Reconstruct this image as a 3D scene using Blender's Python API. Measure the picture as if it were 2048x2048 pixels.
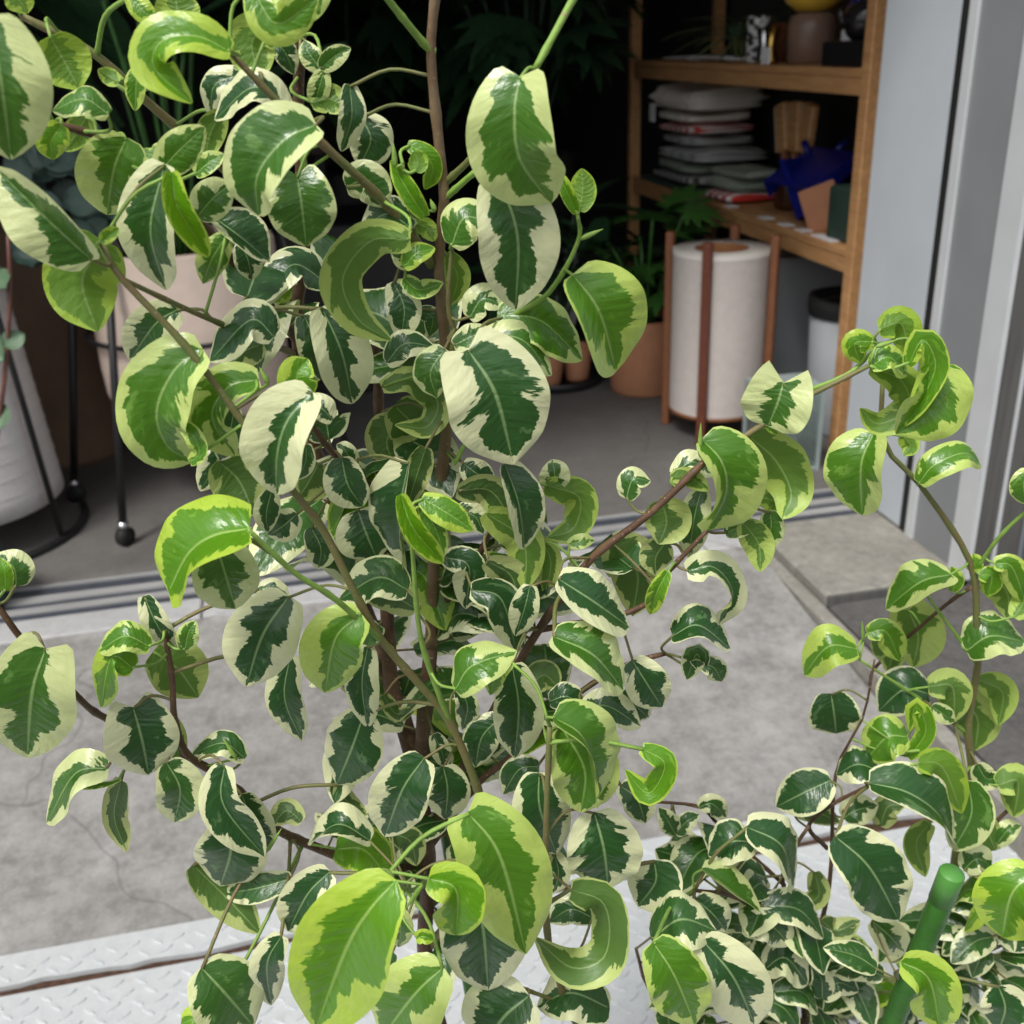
import bpy, math, random
import numpy as np
from mathutils import Vector, Matrix
random.seed(7)
R = math.radians
sc = bpy.context.scene
for o in list(bpy.data.objects): bpy.data.objects.remove(o)

# ---------------------------------------------------------------- camera
F = 2150.0                                   # focal length in photograph pixels (2048 wide)
CAMV = Vector((0, 0, 1.2))
PITCH, YAW, ROLL = R(23.84), R(11.4), R(2.2)
fw = Vector((math.sin(YAW)*math.cos(PITCH), math.cos(YAW)*math.cos(PITCH), -math.sin(PITCH)))
_r = Vector((math.cos(YAW), -math.sin(YAW), 0)); _u = _r.cross(fw)
rt = _r*math.cos(ROLL) - _u*math.sin(ROLL)
up = _u*math.cos(ROLL) + _r*math.sin(ROLL)
fh = Vector((math.sin(YAW), math.cos(YAW), 0))
cd = bpy.data.cameras.new('camera'); cam = bpy.data.objects.new('camera', cd)
sc.collection.objects.link(cam); sc.camera = cam
m = Matrix((rt, up, -fw)).transposed().to_4x4(); m.translation = CAMV
cam.matrix_world = m
cd.sensor_width = 36; cd.lens = 36*F/2048; cd.clip_start = .02; cd.clip_end = 2000
cd.dof.use_dof = True; cd.dof.focus_distance = .66; cd.dof.aperture_fstop = 12.0

# ---------------------------------------------------------------- world, sun, exposure
SUN_EL, SUN_AZ = R(58), R(224)               # azimuth clockwise from +Y
w = bpy.data.worlds.new('World'); sc.world = w; w.use_nodes = True
nt = w.node_tree; bg = nt.nodes['Background']
sky = nt.nodes.new('ShaderNodeTexSky'); sky.sky_type = 'NISHITA'; sky.sun_disc = False
sky.sun_elevation = SUN_EL; sky.sun_rotation = SUN_AZ; sky.dust_density = 4; sky.air_density = 1.0
hs = nt.nodes.new('ShaderNodeHueSaturation'); hs.inputs['Saturation'].default_value = .28
nt.links.new(sky.outputs[0], hs.inputs['Color']); nt.links.new(hs.outputs[0], bg.inputs['Color'])
bg.inputs['Strength'].default_value = .088
sd = bpy.data.lights.new('sun', 'SUN'); sun = bpy.data.objects.new('sun', sd); sc.collection.objects.link(sun)
sd.energy = 1.5; sd.angle = R(14); sd.color = (1, .97, .92)
sdir = Vector((math.sin(SUN_AZ)*math.cos(SUN_EL), math.cos(SUN_AZ)*math.cos(SUN_EL), math.sin(SUN_EL)))
sun.rotation_euler = (-sdir).to_track_quat('-Z', 'Y').to_euler(); sun.location = (0, -3, 8)
sc.view_settings.view_transform = 'Standard'; sc.view_settings.look = 'None'
sc.view_settings.exposure = .80; sc.view_settings.gamma = 1.0
sc.render.engine = 'CYCLES'

# ---------------------------------------------------------------- pixel helpers (native 2048 px)
def ray(u, v): return fw + rt*((u-1024)/F) - up*((v-1024)/F)
def atZ(u, v, z=0.0): d = ray(u, v); return CAMV + d*((z-CAMV.z)/d.z)
def atX(u, v, X): d = ray(u, v); return CAMV + d*(X/d.x)
def atY(u, v, Y): d = ray(u, v); return CAMV + d*(Y/d.y)
def atH(u, v, H): d = ray(u, v); return CAMV + d*(H/d.dot(fh))
CROPS = {'A': (0, 0, 700), 'B': (600, 0, 700), 'D': (0, 600, 700), 'E': (600, 600, 700), 'F': (1300, 600, 748),
         'G': (0, 1300, 748), 'H': (600, 1300, 748), 'I': (1300, 1300, 748), 'S': (1230, 0, 550), 'P': (0, 0, 2048),
         'T': (1100, 400, 600)}
def cpx(c, x, y): ox, oy, s = CROPS[c]; return ox + x*s/1932, oy + y*s/1932

# ---------------------------------------------------------------- node materials
def nodes(name):
    m = bpy.data.materials.new(name); m.use_nodes = True
    return m, m.node_tree, m.node_tree.nodes['Principled BSDF']
class N:
    """tiny helper to wire shader maths"""
    def __init__(s, t): s.t = t
    def n(s, ty, **k):
        x = s.t.nodes.new(ty)
        for a, b in k.items(): setattr(x, a, b)
        return x
    def put(s, sock, v):
        if hasattr(v, 'is_output') or hasattr(v, 'links'): s.t.links.new(v, sock)
        else: sock.default_value = v
    def math(s, op, a, b=0.0, c=None, clamp=False):
        x = s.n('ShaderNodeMath', operation=op, use_clamp=clamp); s.put(x.inputs[0], a); s.put(x.inputs[1], b)
        if c is not None: s.put(x.inputs[2], c)
        return x.outputs[0]
    def mix(s, f, a, b):
        x = s.n('ShaderNodeMix', data_type='RGBA'); s.put(x.inputs[0], f)
        s.put(x.inputs[6], a if hasattr(a, 'links') else (*a, 1)); s.put(x.inputs[7], b if hasattr(b, 'links') else (*b, 1))
        return x.outputs[2]
    def ramp(s, v, lo, hi): 
        x = s.n('ShaderNodeMapRange', clamp=True); s.put(x.inputs[0], v); x.inputs[1].default_value = lo; x.inputs[2].default_value = hi
        return x.outputs[0]
    def noise(s, vec, scale, detail=3, rough=.55):
        x = s.n('ShaderNodeTexNoise'); 
        if vec is not None: s.t.links.new(vec, x.inputs['Vector'])
        x.inputs['Scale'].default_value = scale; x.inputs['Detail'].default_value = detail; x.inputs['Roughness'].default_value = rough
        return x.outputs['Fac']
    def xyz(s, a, b, c):
        x = s.n('ShaderNodeCombineXYZ'); s.put(x.inputs[0], a); s.put(x.inputs[1], b); s.put(x.inputs[2], c); return x.outputs[0]
    def bump(s, h, strength, dist, target):
        x = s.n('ShaderNodeBump'); x.inputs['Strength'].default_value = strength; x.inputs['Distance'].default_value = dist
        s.t.links.new(h, x.inputs['Height']); s.t.links.new(x.outputs[0], target.inputs['Normal']); return x
MATS = {}
def mat(name, col, rough=.6, var=.15, scale=20, bump=0.0, stretch=(1, 1, 1), col2=None, metal=0.0, spec=.5, trans=0, detail=4):
    if name in MATS: return MATS[name]
    m, t, b = nodes(name); q = N(t)
    tc = q.n('ShaderNodeTexCoord'); mp = q.n('ShaderNodeMapping'); mp.inputs['Scale'].default_value = stretch
    t.links.new(tc.outputs['Object'], mp.inputs[0])
    f = q.noise(mp.outputs[0], scale, detail)
    f2 = q.ramp(f, .3, .7)
    dk = tuple(c*(1-var) for c in col); lt = col2 or tuple(min(1, c*(1+var)) for c in col)
    t.links.new(q.mix(f2, dk, lt), b.inputs['Base Color'])
    b.inputs['Roughness'].default_value = rough; b.inputs['Metallic'].default_value = metal
    b.inputs['Specular IOR Level'].default_value = spec
    if trans: b.inputs['Transmission Weight'].default_value = trans
    if bump: q.bump(q.noise(mp.outputs[0], scale*3, 5, .6), bump, .01, b)
    MATS[name] = m; return m

def leaf_material():
    m, t, b = nodes('variegated_leaf'); q = N(t); out = t.nodes['Material Output']
    uv = q.n('ShaderNodeUVMap'); uv.uv_map = 'UVMap'
    sp = q.n('ShaderNodeSeparateXYZ'); t.links.new(uv.outputs[0], sp.inputs[0])
    u, v = sp.outputs[0], sp.outputs[1]
    oi = q.n('ShaderNodeObjectInfo'); sc_ = q.n('ShaderNodeSeparateColor'); t.links.new(oi.outputs['Color'], sc_.inputs[0])
    age, var, seed = sc_.outputs[0], sc_.outputs[1], q.math('MULTIPLY', sc_.outputs[2], 37.0)
    c = q.math('SUBTRACT', q.math('MULTIPLY', u, 2.0), 1.0)
    s = q.math('ABSOLUTE', c); side = q.math('MULTIPLY', q.math('SIGN', c), 5.3)
    so = q.math('ADD', seed, side)
    vein = q.math('SUBTRACT', v, q.math('MULTIPLY', s, .16))          # lateral veins sweep towards the tip
    low = q.noise(q.xyz(q.math('MULTIPLY', vein, 3.3), q.math('MULTIPLY', s, .6), so), 1.0, 1, .5)
    mid = q.noise(q.xyz(q.math('MULTIPLY', vein, 11), q.math('MULTIPLY', s, 1.2), q.math('ADD', so, 3.1)), 1.0, 2, .6)
    jag = q.noise(q.xyz(q.math('MULTIPLY', vein, 46), q.math('MULTIPLY', s, 3.0), q.math('ADD', so, 9.7)), 1.0, 2, .7)
    # half width of the green centre
    wv = q.math('SUBTRACT', 1.03, q.math('MULTIPLY', var, .62))
    edge = q.math('ADD', wv, q.math('MULTIPLY', q.math('SUBTRACT', low, .5), 2.1))
    edge = q.math('ADD', edge, q.math('MULTIPLY', q.math('SUBTRACT', mid, .5), .62))
    edge = q.math('ADD', edge, q.math('MULTIPLY', q.math('SUBTRACT', jag, .5), .30))
    edge = q.math('MINIMUM', edge, q.math('ADD', .90, q.math('MULTIPLY', q.math('SUBTRACT', mid, .5), .30)))
    endf = q.math('MULTIPLY', q.math('POWER', v, 5.0), .45)
    dlt = q.math('SUBTRACT', q.math('SUBTRACT', edge, s), endf)
    green = q.ramp(dlt, -.012, .012)
    inner = q.noise(q.xyz(q.math('MULTIPLY', vein, 7), q.math('MULTIPLY', s, 2.2), q.math('ADD', so, 21.)), 1.0, 3, .6)
    pale = q.math('MULTIPLY', q.ramp(inner, .60, .66), q.ramp(s, .12, .35))   # grey-green half tones
    streak = q.noise(q.xyz(q.math('MULTIPLY', vein, 60), q.math('MULTIPLY', s, 2.0), so), 1.0, 2, .6)
    gm = q.mix(streak, (.012, .058, .014), (.028, .105, .024))
    gm = q.mix(pale, gm, (.10, .20, .075))
    gy = q.mix(streak, (.080, .255, .006), (.140, .360, .012))
    gy = q.mix(pale, gy, (.22, .46, .035))
    g = q.mix(age, gm, gy)
    mot = q.noise(q.xyz(q.math('MULTIPLY', v, 14), q.math('MULTIPLY', c, 7), seed), 1.0, 3, .6)
    cm = q.mix(mot, (.70, .73, .38), (.82, .83, .54))
    cy = q.mix(mot, (.38, .60, .030), (.60, .76, .12))
    cr = q.mix(q.ramp(age, .05, .85), cm, cy)
    top = q.mix(green, cr, g)
    vl = q.ramp(q.math('ABSOLUTE', q.math('SINE', q.math('ADD', q.math('MULTIPLY', vein, 50.0), q.math('MULTIPLY', low, 4.0)))), .16, .02)
    top = q.mix(q.math('MULTIPLY', vl, q.math('MULTIPLY', green, .22)), top, q.mix(age, (.12, .24, .09), (.30, .55, .08)))
    rib = q.ramp(s, .050, .018)
    ribtop = q.mix(age, (.30, .44, .19), (.42, .64, .15))
    top = q.mix(q.math('MULTIPLY', rib, q.math('SUBTRACT', .95, q.math('MULTIPLY', v, .5))), top, ribtop)
    edgeline = q.ramp(s, .955, .985)
    top = q.mix(q.math('MULTIPLY', edgeline, .8), top, cr)
    # lower side: duller and paler, same zones
    und_g = q.mix(age, q.mix(streak, (.055, .125, .026), (.085, .170, .040)), q.mix(streak, (.12, .27, .015), (.17, .34, .03)))
    und_c = q.mix(q.ramp(age, .05, .85), (.52, .58, .22), (.38, .57, .05))
    und = q.mix(green, und_c, und_g)
    und = q.mix(q.math('MULTIPLY', rib, .75), und, (.32, .46, .16))
    geo = q.n('ShaderNodeNewGeometry'); bk = geo.outputs['Backfacing']
    col = q.mix(bk, top, und)
    t.links.new(col, b.inputs['Base Color'])
    q.put(b.inputs['Roughness'], q.math('ADD', q.math('ADD', .23, q.math('MULTIPLY', streak, .14)), q.math('MULTIPLY', bk, .2)))
    b.inputs['Specular IOR Level'].default_value = .75
    # relief: pleats between lateral veins
    wav = q.math('SINE', q.math('ADD', q.math('MULTIPLY', vein, 62.0), q.math('MULTIPLY', mid, 9.0)))
    soft = q.noise(q.xyz(q.math('MULTIPLY', vein, 16), q.math('MULTIPLY', c, 2.5), seed), 1.0, 2, .5)
    fine = q.math('ADD', q.math('MULTIPLY', wav, .16), q.math('ADD', q.math('MULTIPLY', mot, .7), q.math('MULTIPLY', soft, 1.6)))
    q.bump(fine, .34, .0011, b)
    tr = q.n('ShaderNodeBsdfTranslucent')
    tcol = q.mix(.5, col, q.mix(age, (.20, .36, .03), (.46, .72, .02)))
    t.links.new(q.mix(green, col, tcol), tr.inputs['Color'])
    ms = q.n('ShaderNodeMixShader'); q.put(ms.inputs[0], q.math('ADD', .20, q.math('MULTIPLY', age, .16)))
    t.links.new(b.outputs[0], ms.inputs[1]); t.links.new(tr.outputs[0], ms.inputs[2]); t.links.new(ms.outputs[0], out.inputs['Surface'])
    return m
M_LEAF = leaf_material()
def stem_material(name, brown, green, amt):
    m, t, b = nodes(name); q = N(t)
    tc = q.n('ShaderNodeTexCoord'); 
    f = q.noise(tc.outputs['Object'], 60, 4); sp = q.noise(tc.outputs['Object'], 420, 2)
    c = q.mix(q.ramp(q.math('ADD', f, amt), .4, .7), brown, green)
    c = q.mix(q.ramp(sp, .66, .72), c, (.33, .24, .15))
    t.links.new(c, b.inputs['Base Color']); b.inputs['Roughness'].default_value = .6
    q.bump(q.noise(tc.outputs['Object'], 260, 4), .5, .001, b)
    return m
M_BARK = stem_material('brown_bark', (.085, .042, .022), (.15, .085, .045), .0)
M_TWIG = stem_material('olive_twig', (.19, .13, .06), (.15, .17, .05), .1)
M_GREEN = stem_material('green_shoot', (.16, .26, .05), (.24, .40, .07), .1)

def concrete(name, a, b_, c_, rough=.85, sc1=1.6, speck=130, bump=.35, blot=.5, rust=0.0):
    m, t, b = nodes(name); q = N(t); tc = q.n('ShaderNodeTexCoord'); V = tc.outputs['Object']
    big = q.ramp(q.noise(V, sc1, 5, .6), .32, .68); fine = q.ramp(q.noise(V, speck, 4, .65), .3, .7); med = q.ramp(q.noise(V, sc1*7, 5, .65), .35, .75)
    fine2 = q.ramp(q.noise(V, speck*.38, 5, .75), .38, .62)
    c = q.mix(big, a, b_); c = q.mix(q.math('MULTIPLY', fine, .4), c, c_)
    c = q.mix(q.math('MULTIPLY', fine2, q.math('ADD', .10, q.math('MULTIPLY', med, blot*.75))), c, tuple(x*.45 for x in a))
    c = q.mix(q.math('MULTIPLY', med, blot*.6), c, tuple(x*.62 for x in a))
    rs = q.math('MULTIPLY', q.ramp(q.noise(V, 9, 4, .6), .68, .76), rust)
    c = q.mix(rs, c, (.20, .11, .055))
    # hairline cracks
    vo = q.n('ShaderNodeTexVoronoi', feature='DISTANCE_TO_EDGE'); vo.inputs['Scale'].default_value = .7
    wv = q.n('ShaderNodeVectorMath', operation='ADD'); t.links.new(V, wv.inputs[0])
    nn = q.n('ShaderNodeTexNoise'); nn.inputs['Scale'].default_value = 5; t.links.new(V, nn.inputs['Vector'])
    sc3 = q.n('ShaderNodeVectorMath', operation='SCALE'); sc3.inputs['Scale'].default_value = .25; t.links.new(nn.outputs['Color'], sc3.inputs[0])
    t.links.new(sc3.outputs[0], wv.inputs[1]); t.links.new(wv.outputs[0], vo.inputs['Vector'])
    cr = q.ramp(vo.outputs['Distance'], .0035, .0)
    c = q.mix(q.math('MULTIPLY', cr, .5), c, tuple(x*.35 for x in a))
    t.links.new(c, b.inputs['Base Color']); b.inputs['Roughness'].default_value = rough
    q.bump(q.noise(V, speck, 6, .7), bump, .004, b)
    return m
M_FORE = concrete('forecourt_concrete', (.23, .222, .21), (.345, .34, .333), (.43, .42, .41), blot=1.0, rust=.35)
M_CURB = concrete('pale_concrete_edge', (.36, .36, .36), (.46, .46, .46), (.48, .48, .48), sc1=3, blot=.25)
M_SLAB = concrete('brown_grey_slab', (.20, .19, .165), (.33, .315, .28), (.40, .38, .34), sc1=5, speck=90, blot=.5)
M_DARKSLAB = concrete('dark_rough_slab', (.055, .053, .05), (.105, .10, .097), (.20, .19, .18), sc1=4, speck=70, bump=.9, blot=.4)
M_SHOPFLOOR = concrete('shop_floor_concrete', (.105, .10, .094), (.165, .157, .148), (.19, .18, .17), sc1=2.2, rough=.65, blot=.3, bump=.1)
M_ASPH = mat('asphalt', (.05, .05, .052), .9, .3, 60, .4)
def rusty_white():
    m, t, b = nodes('white_painted_steel'); q = N(t); tc = q.n('ShaderNodeTexCoord'); V = tc.outputs['Object']
    n1 = q.noise(V, 14, 6, .7); n2 = q.noise(V, 55, 5, .7)
    c = q.mix(q.ramp(n2, .3, .75), (.44, .465, .475), (.53, .55, .555))
    c = q.mix(q.math('MULTIPLY', q.ramp(n1, .60, .74), .5), c, (.42, .40, .36))
    c = q.mix(q.ramp(q.noise(V, 26, 6, .75), .70, .76), c, (.19, .085, .035))
    t.links.new(c, b.inputs['Base Color']); b.inputs['Roughness'].default_value = .5
    q.bump(n2, .2, .002, b); return m
M_PLATE = rusty_white()
M_RUST = mat('rust', (.075, .036, .02), .9, .5, 90, .6)
M_DARKGAP = mat('dark_gap', (.02, .02, .02), .9, .2, 30)
M_ALU = mat('anodised_track', (.36, .36, .355), .5, .15, 40, metal=.2, stretch=(.1, 1, 1))
M_ALUD = mat('track_groove', (.040, .047, .062), .6, .2, 40)
M_PANEL = mat('pale_painted_panel', (.50, .54, .58), .55, .04, 5, .05)
M_COLUMN = mat('grey_painted_column', (.23, .24, .25), .55, .05, 6, .05)
M_STRIP = mat('pale_metal_strip', (.55, .57, .58), .4, .05, 8)
M_DARKMET = mat('dark_grey_cladding', (.10, .097, .092), .5, .2, 12, stretch=(8, 8, .4))
M_BLACK = mat('black_metal', (.012, .012, .013), .45, .2, 20)
M_RUBBER = mat('black_rubber', (.01, .01, .01), .7, .2, 20)
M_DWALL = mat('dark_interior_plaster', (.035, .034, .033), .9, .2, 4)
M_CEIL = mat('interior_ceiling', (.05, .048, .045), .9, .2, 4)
def wood(name, a, b_):
    m, t, b = nodes(name); q = N(t); tc = q.n('ShaderNodeTexCoord'); mp = q.n('ShaderNodeMapping'); mp.inputs['Scale'].default_value = (14, 1.2, 14)
    t.links.new(tc.outputs['Object'], mp.inputs[0]); f = q.noise(mp.outputs[0], 6, 6, .6)
    t.links.new(q.mix(q.ramp(f, .3, .7), a, b_), b.inputs['Base Color']); b.inputs['Roughness'].default_value = .5
    q.bump(f, .15, .002, b); return m
M_WOOD = wood('shelf_wood', (.40, .20, .08), (.58, .32, .14))
M_REDWOOD = wood('reddish_teak', (.11, .028, .014), (.17, .048, .022))
M_BROWNWOOD = wood('brown_teak', (.20, .070, .028), (.28, .11, .045))
M_PAPER = mat('lamp_paper', (.62, .56, .52), .85, .05, 40, .12)
M_PAPERC = mat('lamp_cap', (.70, .66, .60), .8, .03, 20)
M_COPPER = mat('copper_inside', (.42, .18, .07), .5, .1, 10)
M_TERRA = mat('terracotta', (.46, .21, .11), .8, .08, 18, .1)
M_CREAMPOT = mat('cream_planter', (.62, .50, .42), .75, .05, 30, .15)
M_SOIL = mat('potting_soil', (.03, .022, .015), .95, .4, 80, .8)
M_DLEAF = mat('dark_foliage', (.022, .06, .024), .4, .35, 18)
M_MLEAF = mat('mid_green_foliage', (.04, .125, .022), .4, .35, 18)
M_GLEAF = mat('bluish_round_leaf', (.085, .15, .08), .5, .25, 18)
M_BLUE = mat('blue_enamel', (.006, .012, .17), .35, .2, 10)
M_WHITE = mat('white_card', (.75, .75, .76), .6, .03, 30)
M_YELLOW = mat('yellow_glass', (.62, .40, .045), .3, .08, 12)
M_TAUPE = mat('taupe_ceramic', (.21, .135, .10), .35, .08, 12)
M_GOLD = mat('brass', (.52, .34, .09), .25, .1, 10, metal=1)
M_STEEL = mat('steel', (.6, .6, .62), .25, .1, 10, metal=1)
M_DCER = mat('dark_glaze', (.016, .014, .014), .18, .2, 10)
M_PINK = mat('pink_card', (.45, .17, .16), .7, .1, 10)
M_DGREEN = mat('dark_green_card', (.025, .055, .04), .6, .15, 10)
M_STAKE = mat('green_plastic_stake', (.030, .130, .010), .42, .18, 30, .2)
M_STAKET = mat('green_stake_cap', (.085, .27, .05), .45, .1, 30)
M_POTD = mat('black_nursery_pot', (.02, .02, .02), .55, .2, 20)
M_GLASS = mat('lantern_glass', (.75, .85, .83), .05, .02, 10, trans=.92)
M_ZINC = mat('zinc_frame', (.42, .50, .49), .4, .08, 20, metal=.3)
M_BINW = mat('grey_white_bin', (.42, .44, .46), .5, .05, 10)
def banded(name, base, cols, scale, axis=0, thr=.5):
    m, t, b = nodes(name); q = N(t); tc = q.n('ShaderNodeTexCoord'); s = q.n('ShaderNodeSeparateXYZ'); t.links.new(tc.outputs['Object'], s.inputs[0])
    f = q.math('SINE', q.math('MULTIPLY', s.outputs[axis], scale)); nz = q.noise(tc.outputs['Object'], 60, 3)
    c = q.mix(nz, tuple(x*.85 for x in base), base); c = q.mix(q.ramp(f, thr, thr+.08), c, cols)
    t.links.new(c, b.inputs['Base Color']); b.inputs['Roughness'].default_value = .9; q.bump(q.noise(tc.outputs['Object'], 300, 3), .4, .003, b); return m
M_TW_CREAM = banded('cream_cloth_red_line', (.74, .70, .63), (.50, .08, .05), 28, 1, .97)
M_TW_RED = banded('red_white_check_cloth', (.72, .69, .65), (.52, .03, .02), 130, 1, .0)
M_TW_GREY = banded('grey_cloth', (.40, .41, .39), (.24, .25, .25), 70, 1, .6)
M_TW_SAGE = banded('sage_cloth', (.27, .30, .24), (.20, .24, .19), 40, 1, .8)
M_TW_STRIPE = banded('striped_dark_cloth', (.36, .34, .33), (.05, .045, .05), 160, 1, .1)
def printed():
    m, t, b = nodes('black_white_print'); q = N(t); tc = q.n('ShaderNodeTexCoord'); mp = q.n('ShaderNodeMapping'); mp.inputs['Scale'].default_value = (1, 1, 1.6)
    t.links.new(tc.outputs['Object'], mp.inputs[0]); f = q.noise(mp.outputs[0], 30, 1)
    t.links.new(q.mix(q.ramp(f, .52, .56), (.58, .58, .57), (.02, .02, .02)), b.inputs['Base Color']); b.inputs['Roughness'].default_value = .4; return m
M_PRINT = printed()

# ---------------------------------------------------------------- mesh builder
COL = sc.collection
class MB:
    def __init__(s): s.v, s.f, s.mi, s.sm = [], [], [], []
    def add(s, vs, fs, mi=0, smooth=False):
        o = len(s.v); s.v += [tuple(v) for v in vs]
        for f in fs: s.f.append(tuple(i+o for i in f)); s.mi.append(mi); s.sm.append(smooth)
    def box(s, x0, x1, y0, y1, z0, z1, mi=0, bev=0.0, M=None):
        if bev <= 0:
            vs = [Vector((x, y, z)) for z in (z0, z1) for y in (y0, y1) for x in (x0, x1)]
            fs = [(0, 2, 3, 1), (4, 5, 7, 6), (0, 1, 5, 4), (2, 6, 7, 3), (0, 4, 6, 2), (1, 3, 7, 5)]
        else:
            b = bev; rg = [(x0+b, y0, 0), (x1-b, y0, 0), (x1, y0+b, 0), (x1, y1-b, 0), (x1-b, y1, 0), (x0+b, y1, 0), (x0, y1-b, 0), (x0, y0+b, 0)]
            cx, cy = (x0+x1)/2, (y0+y1)/2; vs = []
            for z, k in ((z0, 1), (z0+b, 0), (z1-b, 0), (z1, 1)):
                for (x, y, _) in rg:
                    vs.append(Vector((x - (b*np.sign(x-cx) if k else 0), y - (b*np.sign(y-cy) if k else 0), z)))
            fs = [tuple(range(7, -1, -1)), tuple(range(24, 32))]
            for l in range(3):
                for i in range(8): j = (i+1) % 8; fs.append((l*8+i, l*8+j, l*8+8+j, l*8+8+i))
        if M is not None: vs = [M @ v for v in vs]
        s.add(vs, fs, mi); return s
    def lathe(s, prof, c=(0, 0, 0), n=28, mi=0, M=None, smooth=True):
        vs, fs = [], []; c = Vector(c)
        for (r, z) in prof:
            for i in range(n):
                a = 2*math.pi*i/n; p = Vector((r*math.cos(a), r*math.sin(a), z)); vs.append((M @ p if M is not None else p) + c)
        for k in range(len(prof)-1):
            for i in range(n):
                j = (i+1) % n; fs.append((k*n+i, k*n+j, (k+1)*n+j, (k+1)*n+i))
        s.add(vs, fs, mi, smooth); return s
    def tube(s, pts, rad, n=8, mi=0, cap=True):
        pts = [Vector(p) for p in pts]; L = len(pts)
        if not hasattr(rad, '__len__'): rad = [rad]*L
        vs, fs = [], []; nrm = None
        for i, p in enumerate(pts):
            t = (pts[min(i+1, L-1)] - pts[max(i-1, 0)]).normalized()
            if nrm is None: nrm = t.orthogonal().normalized()
            nrm = (nrm - t*nrm.dot(t)).normalized(); bn = t.cross(nrm)
            for k in range(n):
                a = 2*math.pi*k/n; vs.append(p + (nrm*math.cos(a) + bn*math.sin(a))*rad[i])
        for i in range(L-1):
            for k in range(n):
                j = (k+1) % n; fs.append((i*n+k, i*n+j, (i+1)*n+j, (i+1)*n+k))
        if cap: fs += [tuple(range(n-1, -1, -1)), tuple((L-1)*n+k for k in range(n))]
        s.add(vs, fs, mi, True); return s
    def build(s, name, mats, parent=None, origin=None):
        me = bpy.data.meshes.new(name); o = Vector(origin) if origin is not None else Vector((0, 0, 0))
        me.from_pydata([Vector(v) - o for v in s.v], [], s.f)
        for m in (mats if isinstance(mats, (list, tuple)) else [mats]): me.materials.append(m)
        me.polygons.foreach_set('material_index', s.mi); me.polygons.foreach_set('use_smooth', s.sm); me.update()
        ob = bpy.data.objects.new(name, me); COL.objects.link(ob); ob.location = o
        if parent: 
            ob.parent = parent; ob.location = o - Vector(parent.location)
        return ob
def tag(o, label, cat, group=None):
    o['label'] = label; o['category'] = cat
    if group: o['group'] = group
    return o
def struct(o): o['kind'] = 'structure'; return o
def thing(name, label, cat, loc=(0, 0, 0), group=None):
    o = bpy.data.objects.new(name, None); COL.objects.link(o); o.location = loc; o.empty_display_size = .05
    return tag(o, label, cat, group)
def spline(P, n):
    """Catmull-Rom through points, resampled evenly"""
    P = [np.array(p, float) for p in P]
    if len(P) == 2: P = [P[0], (P[0]+P[1])/2, P[1]]
    Q = [2*P[0]-P[1]] + P + [2*P[-1]-P[-2]]; out = []
    for i in range(1, len(Q)-2):
        for k in range(12):
            t = k/12; a, b, c, d = Q[i-1:i+3]
            out.append(.5*((2*b) + (c-a)*t + (2*a-5*b+4*c-d)*t*t + (3*b-a-3*c+d)*t**3))
    out.append(P[-1]); out = np.array(out)
    L = np.r_[0, np.cumsum(np.linalg.norm(np.diff(out[:, :3], axis=0), axis=1))]
    s = np.linspace(0, L[-1], n); return np.stack([np.interp(s, L, out[:, k]) for k in range(out.shape[1])], 1)

# ================================================================ SETTING
YT = 2.385                                   # front of the door track
XW = 1.47                                    # face of the right jamb
struct(MB().box(-60, 60, -60, 60, -.30, -.125).build('ground', M_ASPH))
# forecourt ramp: a sheet falling from the track towards the street
mb = MB(); nx, ny = 40, 14
vs = []; X0, X1, Y0, Y1 = -4.0, 1.085, 1.415, YT-.10
for j in range(ny+1):
    for i in range(nx+1):
        x = X0+(X1-X0)*i/nx; y = Y0+(Y1-Y0)*j/ny; k = (y-Y0)/(Y1-Y0)
        vs.append((x, y, -.098 + .094*k + .003*math.sin(x*5+y*3)*math.sin(y*7)))
fs = [(j*(nx+1)+i, j*(nx+1)+i+1, (j+1)*(nx+1)+i+1, (j+1)*(nx+1)+i) for j in range(ny) for i in range(nx)]
mb.add(vs, fs, 0, True); mb.box(X0, X1, Y0, Y1, -.2, -.12); struct(mb.build('forecourt_ramp', M_FORE))
mb = MB(); x = -4.0
curb = None
while x < 1.10:
    x1 = min(x+.62, 1.105); b = MB().box(x+.002, x1-.002, YT-.10, YT-.002, -.12, .002, bev=.004)
    if curb is None: curb = struct(b.build('threshold_curb', M_CURB))
    else: b.build('curb_block', M_CURB, curb)
    x = x1
mb = MB().box(1.13, XW+.02, 1.985, YT-.002, -.12, .004, bev=.008); struct(mb.build('door_side_slab', M_SLAB))
mb = MB().box(1.13, 2.8,   .9, 1.975, -.12, -.014, bev=.008); struct(mb.build('dark_side_pavement', M_DARKSLAB))
mb = MB().box(1.09, 1.126, .9, YT-.11, -.12, -.020, bev=.006); struct(mb.build('side_kerb', M_SLAB))
mb = MB().box(1.13, XW, 1.9755, 1.9845, -.1, .001); struct(mb.build('steel_slab_edge', M_DARKMET))
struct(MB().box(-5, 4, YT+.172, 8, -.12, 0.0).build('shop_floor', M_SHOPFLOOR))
# aluminium door track with three grooves
trk = thing('door_track', 'grey aluminium sliding door track with dark grooves across the threshold', 'door track', (0, YT, 0))
MB().box(-4.0, XW, YT, YT+.17, -.12, -.003).build('track_base', M_ALUD, trk)
for i, (a, b_) in enumerate(((.028, .056), (.082, .112), (.160, .170))):
    MB().box(-4.0, XW, YT+a, YT+b_, -.0025, .002 + .001*i).build('track_rail', M_ALU, trk)

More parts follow.
